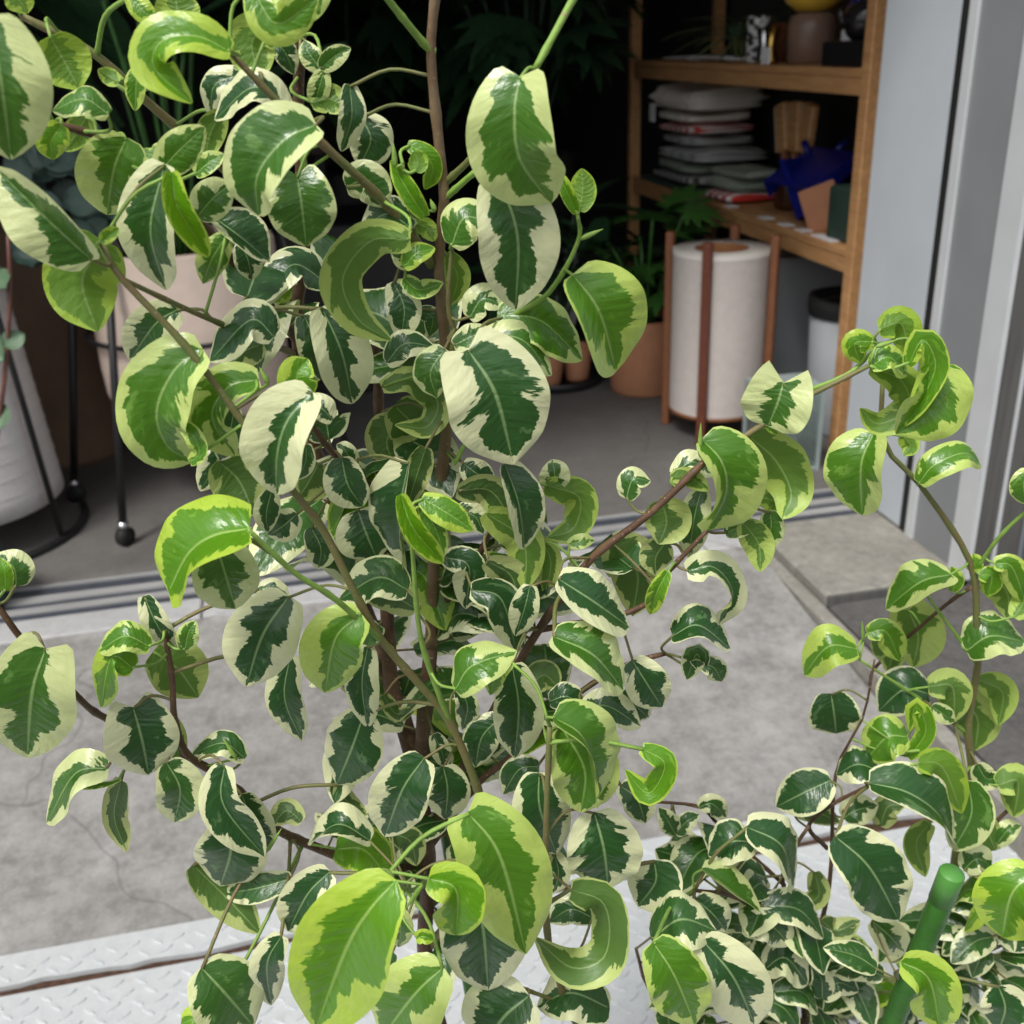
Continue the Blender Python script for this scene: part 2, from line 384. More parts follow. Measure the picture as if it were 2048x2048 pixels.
# steel tread plates
def plate(name, label, x0, x1, y0, y1, jag_back=False, jag_front=False):
    th = thing(name, label, 'steel plate', ((x0+x1)/2, (y0+y1)/2, -.095), 'white steel tread plates')
    b = MB(); n = 160; zt, zb = -.090, -.099
    rnd = random.Random(5); vs = []
    off = 0
    for i in range(n+1):
        x = x0+(x1-x0)*i/n
        off = .75*off + rnd.uniform(-.004, .004) + (rnd.random() < .07)*rnd.uniform(.002, .013)
        yf = y0 + (abs(off) if jag_front else 0)
        vs += [(x, yf, zb), (x, yf, zt), (x, y1, zt), (x, y1, zb)]
    fs = []
    for i in range(n):
        o, p = i*4, i*4+4
        fs += [(o, p, p+1, o+1), (o+1, p+1, p+2, o+2), (o+2, p+2, p+3, o+3)]
    b.add(vs, fs); b.build('plate_sheet', M_PLATE, th)
    t = MB(); pit = .034; j = 0; y = y0+.018
    while y < y1-.012:
        x = x0 + (.0 if j % 2 else pit/2)
        i = 0
        while x < x1:
            a = R(38 if (i+j) % 2 else -38); c, s = math.cos(a), math.sin(a); l, wd = .0125, .0034
            q = [(-l, 0), (-l*.4, -wd), (l*.4, -wd), (l, 0), (l*.4, wd), (-l*.4, wd)]
            lo = [(x+c*u-s*v, y+s*u+c*v, zt-.001) for u, v in q]; hi = [(x+c*u*.82-s*v*.5, y+s*u*.82+c*v*.5, zt+.0026) for u, v in q]
            t.add(lo+hi, [(6, 7, 8, 9, 10, 11)] + [(k, (k+1) % 6, 6+(k+1) % 6, 6+k) for k in range(6)])
            x += pit; i += 1
        y += pit*.62; j += 1
    if t.v:
        o = t.build('tread_pattern', M_PLATE, th); o['kind'] = 'stuff'
    return th
plate('steel_tread_plate', 'narrow white steel strip with rusted front edge beside the concrete forecourt', -2.6, 2.6, 1.343, 1.412, jag_front=True)
plate('steel_tread_plate', 'wide white chequered steel plate in front of the rusty seam', -2.6, 2.6, .15, 1.327)
struct(MB().box(-2.6, 2.6, .15, 1.415, -.124, -.1005).build('rusty_channel', M_RUST))

# right jamb, faces the doorway: panel | black slot | strip | column | strip, then the street face
HT = 2.6
jamb = thing('jamb_wall', 'grey painted metal door jamb with pale strips right of the wooden shelf', 'wall', (XW, 2.2, 0))
MB().box(XW, XW+.05, 2.2585, 2.563, .012, HT).build('pale_panel', M_PANEL, jamb)
MB().box(XW+.001, XW+.05, 2.224, 2.258, .005, HT).build('black_slot', M_RUBBER, jamb)
MB().box(XW-.004, XW+.05, 2.196, 2.2235, .005, HT).build('narrow_strip', M_STRIP, jamb)
MB().box(XW+.004, XW+.05, 2.032, 2.196, .005, HT).build('column_panel', M_COLUMN, jamb)
MB().box(XW-.004, XW+.008, 1.960, 2.032, .005, HT).build('corner_strip', M_STRIP, jamb)
MB().box(XW+.012, 1.525, 1.976, 2.031, 0, HT).build('column_core', M_COLUMN, jamb)
MB().box(XW+.051, 1.525, 2.032, 2.563, .0, HT).build('column_core', M_COLUMN, jamb)
fac = thing('street_wall', 'dark grey clad street wall at the right edge of the frame', 'wall', (2.2, 2.0, 0))
MB().box(XW+.009, 1.60, 1.966, 1.975, -.04, HT).build('dark_cladding', M_DARKMET, fac)
MB().box(1.60, 4.6, 2.02, 2.4, -.04, HT).build('pale_wall', M_PANEL, fac)
MB().tube([(1.625, 1.95, -.04), (1.625, 1.95, HT)], .022, 14).build('drain_pipe', M_STRIP, fac)
MB().box(1.53, 1.538, 1.962, 1.9675, -.03, HT).build('joint_line', M_STRIP, fac)
# shell of the shop
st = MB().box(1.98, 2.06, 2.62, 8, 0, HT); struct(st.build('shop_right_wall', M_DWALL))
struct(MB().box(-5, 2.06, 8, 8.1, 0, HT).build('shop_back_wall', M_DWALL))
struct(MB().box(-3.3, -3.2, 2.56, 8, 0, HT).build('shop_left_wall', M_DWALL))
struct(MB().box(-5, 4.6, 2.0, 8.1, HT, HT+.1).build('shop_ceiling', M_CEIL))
struct(MB().box(-5, 4.6, 1.98, 2.35, 2.52, 6.2).build('shop_front_lintel', M_PANEL))
struct(MB().box(-5, -3.2, 2.0, 2.56, -.1, HT).build('shop_front_wall', M_PANEL))

# ================================================================ SHOP INTERIOR
SX = 1.53
def slab_thing(name, label, cat, M, x0, x1, y0, y1, z0, z1, bev=.003, group=None, parent=None):
    o = MB().box(x0, x1, y0, y1, z0, z1, bev=bev).build(name, M, parent, origin=((x0+x1)/2, (y0+y1)/2, z0))
    if parent is None: tag(o, label, cat, group)
    return o
sh = thing('wooden_shelf', 'open wooden shelving unit full of homewares along the right wall', 'shelf', (SX+.2, 3.7, 0))
for x in (SX, SX+.37):
    for y in (2.72, 4.68):
        MB().box(x, x+.045, y, y+.045, 0, 1.95, bev=.003).build('post', M_WOOD, sh)
for z in (.56, 1.025, 1.55):
    MB().box(SX+.004, SX+.41, 2.767, 4.678, z+.045, z+.066, bev=.002).build('shelf_board', M_WOOD, sh)
    for x in (SX+.006, SX+.375): MB().box(x, x+.028, 2.766, 4.679, z, z+.044, bev=.002).build('shelf_rail', M_WOOD, sh)
    for y in (2.727, 4.687): MB().box(SX+.046, SX+.369, y, y+.03, z, z+.05, bev=.002).build('side_rail', M_WOOD, sh)
ZL, ZU = .627, 1.092
def on(c, x, y, z): u, v = cpx(c, x, y); return atZ(u, v, z)
# folded cloths
def cloth(label, c, dx, dy, h, M, rot=0, seed=0):
    b = MB(); n, k = 16, 12; rnd = random.Random(seed); vs = []; ph = [rnd.uniform(0, 6) for _ in range(4)]
    def sup(a, p=3.2): 
        ca, sa = math.cos(a), math.sin(a); return math.copysign(abs(ca)**(2/p), ca), math.copysign(abs(sa)**(2/p), sa)
    for j in range(k+1):
        e = -math.pi/2 + math.pi*j/k; ce, se = sup(e, 2.6)
        for i in range(4*n):
            a = 2*math.pi*i/(4*n); ca, sa = sup(a, 4.5)
            sag = .18*h*math.sin(ca*2.2+ph[0])*math.sin(sa*1.7+ph[1])*(1 if se > 0 else 0)
            fold = 1 + .06*math.sin(se*9+ph[2])*(.4+abs(sa))
            p = Vector((dx/2*ca*ce*fold, dy/2*sa*ce*fold, h/2*se*.98 + h/2 + sag)); p.rotate(Matrix.Rotation(rot, 3, 'Z').to_euler()); vs.append(p)
    fs = [(j*4*n+i, j*4*n+(i+1) % (4*n), (j+1)*4*n+(i+1) % (4*n), (j+1)*4*n+i) for j in range(k) for i in range(4*n)]
    b.add([v+c for v in vs], fs, 0, True); return tag(b.build('folded_cloth', M, origin=c), label, 'folded cloth', 'cloths stacked on the lower shelf')
cb = Vector((SX+.19, 4.28, ZL+.012)); z = 0
slab_thing('dark_tray', 'dark green tray under the tall cloth stack', 'tray', M_DGREEN, cb.x-.19, cb.x+.17, 4.02, 4.56, ZL, ZL+.012)
for (lab, dx, dy, h, M, r, ox, oy) in (
    ('dark striped cloth at the bottom of the tall stack', .33, .50, .042, M_TW_STRIPE, .03, 0, .02),
    ('dull sage cloth second from the bottom of the tall stack', .30, .44, .045, M_TW_SAGE, -.04, 0, .03),
    ('light grey folded cloth in the middle of the tall stack', .32, .46, .064, M_TW_GREY, .06, 0, -.05),
    ('grey ribbed cloth under the red and white one', .29, .38, .045, M_TW_GREY, -.02, 0, 0),
    ('red and white checked cloth in the tall stack', .29, .40, .046, M_TW_RED, .05, 0, .02),
    ('thin white cloth below the topmost cushion-like one', .30, .42, .042, M_TW_CREAM, -.05, 0, .05),
    ('puffy cream cloth with red lines topping the tall stack', .35, .50, .105, M_TW_CREAM, .04, 0, .02)):
    cloth(lab, cb + Vector((ox, oy, z)), dx, dy, h, M, r, int(h*1000)+len(lab)); z += h*.93
c2 = Vector((SX+.13, 3.78, ZL)); z = 0
for (lab, dx, dy, h, M) in (
    ('folded cloth with red stripes at the bottom of the short stack', .22, .27, .038, M_TW_RED),
    ('sage cloth in the middle of the short stack', .21, .27, .045, M_TW_SAGE),
    ('pale sage cloth topping the short stack', .20, .30, .035, M_TW_SAGE)):
    cloth(lab, c2 + Vector((.02*z*20, .02, z)), dx, dy, h, M, .1, len(lab)); z += h*.93
tagc = tag(MB().box(SX+.02, SX+.024, 4.44, 4.50, .86, .93).build('price_card', M_WHITE, origin=(SX+.02, 4.47, .86)), 'white card hanging on the tall cloth stack', 'card')
# blue dustpans
def dustpan(label, c, rz, tilt):
    t = thing('dustpan', label, 'dustpan', c, 'blue enamel dustpans'); b = MB()
    Mx = Matrix.Translation(c) @ Matrix.Rotation(rz, 4, 'Z') @ Matrix.Rotation(tilt, 4, 'Y')
    b.box(-.004, .004, -.13, .13, 0, .20, M=Mx); b.build('pan_sheet', M_BLUE, t)
    for s in (-1, 1):
        b = MB(); b.add([Mx @ Vector(p) for p in ((0, s*.131, 0), (.06, s*.131, 0), (.015, s*.131, .20), (0, s*.131, .20), (0, s*.137, 0), (.06, s*.137, 0), (.015, s*.137, .20), (0, s*.137, .20))],
             [(0, 1, 2, 3), (7, 6, 5, 4), (0, 4, 5, 1), (1, 5, 6, 2), (2, 6, 7, 3), (3, 7, 4, 0)]); b.build('pan_side', M_BLUE, t)
    MB().tube([Mx @ Vector((.0, 0, .202)), Mx @ Vector((-.004, 0, .255))], .011, 10).build('handle', M_BLUE, t)
dustpan('blue enamel dustpan leaning left of the terracotta tray', Vector((SX+.06, 3.28, ZL+.11)), R(8), R(62))
dustpan('blue enamel dustpan behind the leaning one near the brushes', Vector((SX+.22, 3.30, ZL+.004)), R(-70), R(-28))
MB_ = MB().box(-.006, .006, -.06, .06, 0, .135, bev=.003, M=Matrix.Translation((SX+.10, 3.06, ZL+.004)) @ Matrix.Rotation(R(38), 4, 'Z') @ Matrix.Rotation(R(-22), 4, 'X'))
tag(MB_.build('leaning_tray', M_TERRA, origin=(SX+.10, 3.06, ZL)), 'terracotta coloured tray leaning beside the green box', 'tray')
slab_thing('green_box', 'dark green box by the front shelf post', 'box', M_DGREEN, SX+.04, SX+.20, 2.80, 2.96, ZL, ZL+.15, .006)
jar = MB().lathe([(.0, 0), (.055, 0), (.06, .01), (.06, .12), (.056, .125), (.05, .12), (.05, .02), (0, .02)], (SX+.20, 3.52, ZL)); tag(jar.build('brown_jar', mat('brown_glass', (.07, .025, .012), .2, .2, 10), origin=(SX+.2, 3.52, ZL)), 'brown jar holding the wooden brushes', 'jar')
for i, (dx, dy, a, lab) in enumerate(((-.01, .02, 14, 'wooden brush with pale edge leaning left in the brown jar'), (.0, -.01, 3, 'wooden brush standing upright in the brown jar'), (.01, -.03, -9, 'wooden brush leaning right in the brown jar'))):
    t = thing('wooden_brush', lab, 'brush', (SX+.20+dx, 3.52+dy, ZL+.025), 'brushes in the jar')
    Mx = Matrix.Translation(t.location) @ Matrix.Rotation(R(-a), 4, 'X')
    MB().box(-.012, .012, -.012, .012, 0, .16, bev=.004, M=Mx).build('handle', M_BROWNWOOD, t)
    MB().box(-.014, .014, -.035, .035, .16, .32, bev=.006, M=Mx).build('brush_back', M_WOOD, t)
    MB().box(-.010, .010, .036, .048, .165, .315, M=Mx).build('bristles', mat('pale_bristle', (.45, .38, .28), .9, .2, 200), t)
for i, y in enumerate((3.62, 3.33, 3.18, 3.06, 2.95, 2.88)):
    slab_thing('price_tag', ['white price tag in front of the short cloth stack', 'white price tag in front of the blue dustpan', 'white price tag below the blue dustpan', 'white price tag before the terracotta tray', 'white price tag left of the double tag', 'white price tag nearest the front post'][i], 'tag', M_WHITE, SX+.014, SX+.052, y, y+.055, ZL-.0005, ZL+.003, .0005, 'price tags along the lower shelf')
# upper shelf
def vase(name, label, cat, M, prof, c, n=32): return tag(MB().lathe(prof, c, n).build(name, M, origin=c), label, cat)
pl = Vector((SX+.14, 4.30, ZU)); 
for i in range(5): tag(MB().lathe([(0, 0), (.07, 0), (.10, .008), (.102, .011), (.068, .004), (0, .004)], pl+Vector((.02*math.sin(i*2), -.14*i+.1, .004*(i % 2)+.001)), 24).build('white_dish', M_WHITE, origin=pl), ['white dish at the far end of the upper shelf', 'white dish second from the far end of the upper shelf', 'middle one of five white dishes on the upper shelf', 'white dish second nearest the brown box on the upper shelf', 'white dish nearest the brown box on the upper shelf'][i], 'dish', 'row of white dishes')
slab_thing('brown_box', 'upright brown box behind the printed canister', 'box', M_BROWNWOOD, SX+.15, SX+.23, 3.70, 3.78, ZU, ZU+.12)
vase('printed_canister', 'tall canister with black and white print on upper shelf', 'canister', M_PRINT, [(0, 0), (.036, 0), (.039, .008), (.039, .132), (.035, .143), (0, .143)], Vector((SX+.10, 3.64, ZU)))
vase('steel_jug', 'small steel jug beside the printed canister', 'jug', M_STEEL, [(0, 0), (.026, 0), (.028, .01), (.02, .055), (.029, .105), (.026, .107), (.017, .055), (0, .01)], Vector((SX+.07, 3.52, ZU)))
vase('brass_measure', 'brass hourglass shaped measure next to the taupe vase', 'measuring cup', M_GOLD, [(0, 0), (.024, 0), (.025, .01), (.012, .05), (.026, .11), (.022, .11), (.010, .055), (0, .052)], Vector((SX+.055, 3.44, ZU)))
MBt = MB().box(SX+.018, SX+.022, 3.37, 3.43, ZU, ZU+.05); tag(MBt.build('standing_price_card', M_WHITE, origin=(SX+.02, 3.4, ZU)), 'white standing price card before the brass measure', 'card')
vp = Vector((SX+.15, 3.36, ZU))
vase('taupe_vase', 'rounded taupe ceramic lamp base on upper shelf', 'vase', M_TAUPE, [(0, 0), (.062, 0), (.071, .008), (.073, .105), (.066, .135), (.047, .144), (0, .145)], vp)
vase('yellow_globe', 'yellow glass globe resting on the taupe base', 'globe', M_YELLOW, [(0, 0), (.05, .002), (.085, .03), (.098, .08), (.085, .14), (.05, .17), (0, .175)], vp+Vector((0, 0, .146)))
slab_thing('beige_board', 'beige board standing behind the yellow globe', 'board', mat('beige_board_paint', (.22, .17, .12), .7, .1, 10), SX+.30, SX+.32, 3.36, 3.62, ZU, ZU+.40)
bc = Vector((SX+.16, 3.10, ZU+.05))
vase('blue_cup', 'cobalt blue cup on a white foot', 'cup', M_BLUE, [(0, .045), (.034, .045), (.042, .055), (.044, .08), (.026, .11), (.016, .12), (.02, .13), (0, .135)], bc)
vase('white_stand', 'white stand under the cobalt blue cup', 'stand', M_WHITE, [(0, -.048), (.042, -.048), (.042, .04), (.034, .044), (0, .044)], bc)
tp = Vector((SX+.11, 2.965, ZU+.066)); t = thing('teapot', 'glossy black round teapot near the front shelf post', 'teapot', tp)
MB().lathe([(0, 0), (.034, 0), (.05, .016), (.059, .045), (.055, .075), (.036, .094), (0, .097)], tp).build('teapot_body', M_DCER, t)
MB().lathe([(0, .097), (.025, .097), (.017, .104), (.005, .107), (.009, .117), (0, .121)], tp).build('teapot_lid', M_DCER, t)
MB().tube([tp+Vector((-.048, 0, .04)), tp+Vector((-.072, 0, .056)), tp+Vector((-.08, 0, .08))], [.016, .011, .008], 10).build('spout', M_DCER, t)
MB().tube(spline([tp+Vector((.053, 0, .07)), tp+Vector((.08, 0, .08)), tp+Vector((.084, 0, .04)), tp+Vector((.053, 0, .025))], 10), .006, 8).build('teapot_handle', M_DCER, t)
slab_thing('black_display_box', 'flat black box under the teapot', 'box', M_BLACK, SX+.03, SX+.24, 2.79, 3.05, ZU, ZU+.065, .004)
slab_thing('pink_packet', 'pink packet behind the teapot', 'packet', M_PINK, SX+.17, SX+.20, 2.80, 2.90, ZU+.0655, ZU+.21)
slab_thing('grey_packet', 'pale grey packet beside the pink one', 'packet', M_BINW, SX+.21, SX+.235, 2.80, 2.92, ZU+.0655, ZU+.27)

# generic background plant
def leafmesh(kind):
    b = MB()
    if kind == 'palm':                       # divided fan leaf
        for k in range(7):
            a = R(-75+25*k); l = 1-.12*abs(k-3); c, s = math.sin(a), math.cos(a); nx = 5
            for i in range(nx):
                t0, t1 = i/nx, (i+1)/nx
                f = lambda t: (.02+.12*math.sin(math.pi*min(1, t**.8)))*l
                p = lambda t, w: (c*l*t+s*w, s*l*t-c*w, -.25*t*t*l + .02*abs(w))
                b.add([p(t0, -f(t0)), p(t0, f(t0)), p(t1, f(t1)*(t1 < 1)), p(t1, -f(t1)*(t1 < 1))], [(0, 1, 2, 3)], 0, True)
    else:
        wd = {'lance': .19, 'round': .46, 'grass': .035, 'big': .24}[kind]; nx = 9; drop = {'lance': .3, 'round': .05, 'grass': .35, 'big': .35}[kind]
        vs = []
        for i in range(nx+1):
            t = i/nx; w_ = wd*(math.sin(math.pi*min(1, .02+t**.85*.98))**.7)
            if i == nx: w_ = .001
            for q in (-1, -.5, 0, .5, 1): vs.append((w_*q, t, -drop*t*t + .25*wd*abs(q)))
        b.add(vs, [(i*5+k, i*5+k+1, i*5+5+k+1, i*5+5+k) for i in range(nx) for k in range(4)], 0, True)
    return b
LM = {}
def leafdata(kind, M):
    k = (kind, M.name)
    if k not in LM:
        o = leafmesh(kind).build('leaf', M); LM[k] = o.data; bpy.data.objects.remove(o)
    return LM[k]
def bgplant(name, label, c, kind, M, n, size, spread, h, seed, cat='plant', droop=0.0, stemM=None, up0=.3):
    rnd = random.Random(seed); t = thing(name, label, cat, c); d = leafdata(kind, M)
    for i in range(n):
        az = rnd.uniform(0, 6.283); hh = h*(up0 + (1-up0)*rnd.random()); rr = spread*math.sqrt(rnd.random())
        base = Vector((rr*math.cos(az), rr*math.sin(az), hh)); s = size*rnd.uniform(.7, 1.2)
        o = bpy.data.objects.new('leaf', d); COL.objects.link(o); o.parent = t
        yaw = az - math.pi/2 + rnd.uniform(-.7, .7); pit = rnd.uniform(-.3, .7) - droop
        o.matrix_basis = Matrix.Translation(base) @ Matrix.Rotation(yaw, 4, 'Z') @ Matrix.Rotation(pit, 4, 'X') @ Matrix.Rotation(rnd.uniform(-.4, .4), 4, 'Y') @ Matrix.Scale(s, 4)
        if i % 2 == 0:
            q = Vector((base.x*.15, base.y*.15, 0)); b = MB().tube(spline([Vector(c)+q, Vector(c)+q.lerp(base, .5)+Vector((0, 0, .1*h)), Vector(c)+base], 7), [.006]*7, 6); b.build('stem', stemM or M_DLEAF, t)
    return t
def pot(name, label, c, r0, r1, h, M, soil=True):
    t = thing(name, label, 'pot', c); MB().lathe([(0, 0), (r0*.94, 0), (r0, .012), (r1, h-.01), (r1-.004, h), (r1-.014, h-.004), (r1-.016, h-.03), (r0-.016, .02), (0, .02)], c, 40).build('pot_wall', M, t)
    if soil: MB().lathe([(0, h-.035), (r1-.018, h-.035), (r1-.018, h-.05)], c, 32).build('soil', M_SOIL, t)
    return t
# floor lamp of paper and wood
lc = Vector((1.318, 3.13, 0)); lamp = thing('paper_floor_lamp', 'cream paper cylinder floor lamp with reddish wooden legs', 'floor lamp', lc)
rS, z0, z1 = .148, .085, .575
MB().lathe([(rS, z0), (rS, z1)], lc, 56).build('lamp_shade', M_PAPER, lamp)
MB().lathe([(rS+.0015, z1-.004), (rS+.0015, z1+.012), (.083, z1+.012)], lc, 56).build('shade_cap', M_PAPERC, lamp)
MB().lathe([(.083, z1+.0115), (.080, z1-.10)], lc, 40).build('inner_ring', M_COPPER, lamp)
MB().lathe([(0, z0+.10), (.08, z0+.10)], lc, 40).build('inner_floor', M_COPPER, lamp)
a0 = math.atan2((atZ(1398, 894)-lc).y, (atZ(1398, 894)-lc).x)
for k in range(4):
    a = a0 + k*math.pi/2; Mx = Matrix.Translation(lc) @ Matrix.Rotation(a, 4, 'Z')
    MB().box(rS+.003, rS+.028, -.014, .014, 0, z1+.055, bev=.003, M=Mx).build('leg', M_REDWOOD if k == 0 else M_BROWNWOOD, lamp)
MB().lathe([(rS-.01, z0-.012), (rS+.002, z0-.012), (rS+.002, z0-.001), (rS-.01, z0-.001), (rS-.01, z0-.012)], lc, 48).build('base_ring', M_BROWNWOOD, lamp)
# terracotta planter with bright plant
pc = Vector((1.245, 3.62, 0)); pot('terracotta_planter', 'large terracotta planter left of the paper floor lamp', pc, .125, .135, .275, M_TERRA)
bgplant('leafy_plant', 'bushy green plant growing in the large terracotta planter', pc+Vector((0, 0, .245)), 'palm', M_MLEAF, 30, .15, .16, .42, 3, stemM=M_MLEAF)
bgplant('leafy_plant', 'dark leafy plant between the terracotta planter and shelf', Vector((1.22, 4.02, .0)), 'lance', M_DLEAF, 40, .22, .24, .60, 5)
# small pots on saucer
sc0 = Vector((.96, 3.82, 0)); vase('plant_saucer', 'black saucer under two small terracotta pots', 'saucer', M_BLACK, [(0, 0), (.17, 0), (.185, .035), (.178, .035), (.165, .008), (0, .008)], sc0)
pot('small_pot', 'small brown pot at the front of the black saucer', sc0+Vector((-.05, -.07, .009)), .05, .065, .12, M_TERRA)
pot('small_pot', 'small orange pot at the right of the black saucer', sc0+Vector((.075, -.03, .009)), .045, .06, .13, M_TERRA)
pot('small_pot', 'small dark pot at the back of the black saucer', sc0+Vector((.0, .08, .009)), .06, .07, .15, M_POTD)
bgplant('strappy_plant', 'dark strappy plant growing from the pots on the saucer', sc0+Vector((0, .02, .13)), 'lance', M_DLEAF, 34, .26, .14, .50, 9)
for i, (c, rz, lab) in enumerate(((Vector((1.02, 4.10, .22)), .3, 'crumpled white sheet behind the saucer plant'), (Vector((1.0, 4.02, .10)), -.4, 'white paper leaning low behind the small pots'))):
    b = MB().box(-.06, .06, -.004, .004, 0, .22, M=Matrix.Translation(c) @ Matrix.Rotation(rz, 4, 'Z') @ Matrix.Rotation(R(20), 4, 'Y')); tag(b.build('white_sheet', M_WHITE, origin=c), lab, 'sheet')
# glass lantern
g0 = Vector((1.382, 2.775, 0)); lan = thing('glass_lantern', 'small glass lantern box with pale metal frame at the lamp foot', 'lantern', g0)
hw, hd, hh = .085, .07, .255; fr = .011
for sx in (-1, 1):
    for sy in (-1, 1): MB().box(g0.x+sx*hw-fr/2, g0.x+sx*hw+fr/2, g0.y+sy*hd-fr/2, g0.y+sy*hd+fr/2, 0, hh).build('frame_post', M_ZINC, lan)
for z in (.002, hh-.010):
    for sy in (-1, 1): MB().box(g0.x-hw+fr/2+.0005, g0.x+hw-fr/2-.0005, g0.y+sy*hd-fr/2+.001, g0.y+sy*hd+fr/2-.001, z, z+.010).build('frame_rail', M_ZINC, lan)
    for sx in (-1, 1): MB().box(g0.x+sx*hw-fr/2+.001, g0.x+sx*hw+fr/2-.001, g0.y-hd+fr/2+.0005, g0.y+hd-fr/2-.0005, z, z+.010).build('frame_rail', M_ZINC, lan)
for sy in (-1, 1): MB().box(g0.x-hw+fr/2, g0.x+hw-fr/2, g0.y+sy*hd-.0012, g0.y+sy*hd+.0012, .013, hh-.011).build('pane', M_GLASS, lan)
for sx in (-1, 1): MB().box(g0.x+sx*hw-.0012, g0.x+sx*hw+.0012, g0.y-hd+fr/2, g0.y+hd-fr/2, .013, hh-.011).build('pane', M_GLASS, lan)
MB().box(g0.x-hw+.006, g0.x+hw-.006, g0.y-hd+.006, g0.y+hd-.006, hh+.0005, hh+.004).build('top_plate', M_ZINC, lan)
# bins under the shelf
vase('waste_bin', 'grey white round bin with black liner under the shelf', 'bin', M_BINW, [(0, 0), (.115, 0), (.12, .01), (.135, .42), (.128, .42), (.12, .40)], Vector((1.72, 3.02, 0)))
vase('bin_liner', 'black liner folded over the round bin', 'bin liner', M_RUBBER, [(.139, .375), (.142, .40), (.14, .43), (.122, .432), (.115, .30), (0, .25)], Vector((1.72, 3.02, 0)))
slab_thing('grey_crate', 'tall grey box standing under the shelf behind the lamp', 'box', M_BINW, 1.58, 1.88, 3.30, 3.75, 0, .50, .006)
# hanging dark foliage in the depth of the shop
bgplant('hanging_plant', 'large dark plant with divided leaves hanging in the shop', Vector((1.05, 4.6, .75)), 'palm', M_DLEAF, 44, .30, .38, .95, 12, droop=.5)
bgplant('hanging_plant', 'dark foliage mass at the back of the shop', Vector((.45, 6.4, .55)), 'palm', M_DLEAF, 40, .40, .7, 1.3, 13, droop=.4)
bgplant('air_plant', 'spiky olive air plant on the upper shelf', Vector((SX+.17, 3.98, ZU+.02)), 'grass', mat('olive_spike', (.13, .15, .05), .6, .2, 20), 46, .20, .04, .12, 14)
pot('plant_crate', 'black pot of the dark hanging plant', Vector((1.05, 4.6, 0)), .16, .2, .75, M_POTD)
pot('plant_crate', 'black tub at the back of the shop', Vector((.45, 6.4, 0)), .2, .25, .55, M_POTD)

# ---- left side of the shop
# planter on black stand with castors
pcn = Vector((-.27, 3.08, 0)); r_ = .255
zb = .27; pt = thing('cream_planter', 'large cream planter held in the black castor stand', 'planter', pcn+Vector((0, 0, zb)))
MB().lathe([(0, 0), (r_*.82, 0), (r_*.93, .02), (r_*.985, .07), (r_, .14), (r_*1.0, .45), (r_*.98, .46), (r_*.95, .45), (r_*.95, .40)], pcn+Vector((0, 0, zb)), 56).build('planter_wall', M_CREAMPOT, pt)
MB().lathe([(0, .405), (r_*.95, .405)], pcn+Vector((0, 0, zb)), 40).build('soil', M_SOIL, pt)
stn = thing('plant_stand', 'black metal plant stand with castors left of the ficus', 'plant stand', pcn)
for k, (u, v) in enumerate(((245, 1062), (172, 968), None, None) if False else ((0, 0),)*4):
    a = [R(236), R(176), R(56), R(-4)][k]
    ft = pcn + Vector((math.cos(a)*.40, math.sin(a)*.40, .055)); tp_ = pcn + Vector((math.cos(a)*.275, math.sin(a)*.275, .74))
    MB().tube([ft, tp_], .0105, 10).build('leg', M_BLACK, stn)
    cst = MB().tube([ft+Vector((0, 0, .012)), ft+Vector((0, 0, -.008))], .014, 12); cst.build('castor_cap', M_STEEL, stn)
    dv = Vector((-math.sin(a), math.cos(a), 0)); wc = Vector((ft.x, ft.y, .026))
    wh = MB().tube([wc-dv*.012, wc+dv*.012], .026, 22).build('castor_wheel', M_RUBBER, stn)
    MB().tube([wc-dv*.0145, wc+dv*.0145], .010, 12).build('hub', M_STEEL, wh)
    MB().box(-.004, .004, -.017, .017, .02, .05, M=Matrix.Translation((ft.x, ft.y, 0)) @ Matrix.Rotation(a, 4, 'Z')).build('castor_fork', M_BLACK, stn)
MB().tube([pcn+Vector((math.cos(t)*.274, math.sin(t)*.274, .50)) for t in np.linspace(0, 2*math.pi, 49)], .007, 8, cap=False).build('holding_ring', M_BLACK, stn)
pot('low_cream_pot', 'smaller cream pot on the floor behind the castor stand', Vector((-.37, 3.62, 0)), .125, .15, .26, M_CREAMPOT)
# paper lantern with black ring stand
ll = Vector((-.93, 2.96, 0)); lt = thing('paper_lantern_lamp', 'tall tapered white paper lantern with black hoop stand', 'floor lamp', ll)
prof = [(.262 - .075*((z-.10)/1.1), z) for z in np.linspace(.10, 1.2, 25)]
MB().lathe([(.0, .102), (.25, .10)] + prof, ll, 64).build('paper_shade', mat('white_paper', (.66, .63, .62), .85, .04, 60, .1), lt)
M_PW = mat('paper_rib', (.58, .55, .54), .85, .04, 60)
for z in np.arange(.16, 1.15, .045):
    r2 = .262 - .075*((z-.10)/1.1) + .0006
    MB().lathe([(r2, z), (r2+.0012, z+.001), (r2, z+.002)], ll, 56).build('paper_rib', M_PW, lt)
for k, a in enumerate((R(-28), R(152))):
    b0 = ll + Vector((math.cos(a)*.30, math.sin(a)*.30, .012)); b1 = ll + Vector((math.cos(a)*.21, math.sin(a)*.21, 1.22))
    MB().tube([b0, b1], .008, 10).build('stand_rod', M_BLACK, lt)
MB().tube([ll+Vector((math.cos(t)*.30, math.sin(t)*.30, .010)) for t in np.linspace(R(-95), R(20), 24)], .011, 10).build('stand_hoop', M_BLACK, lt)
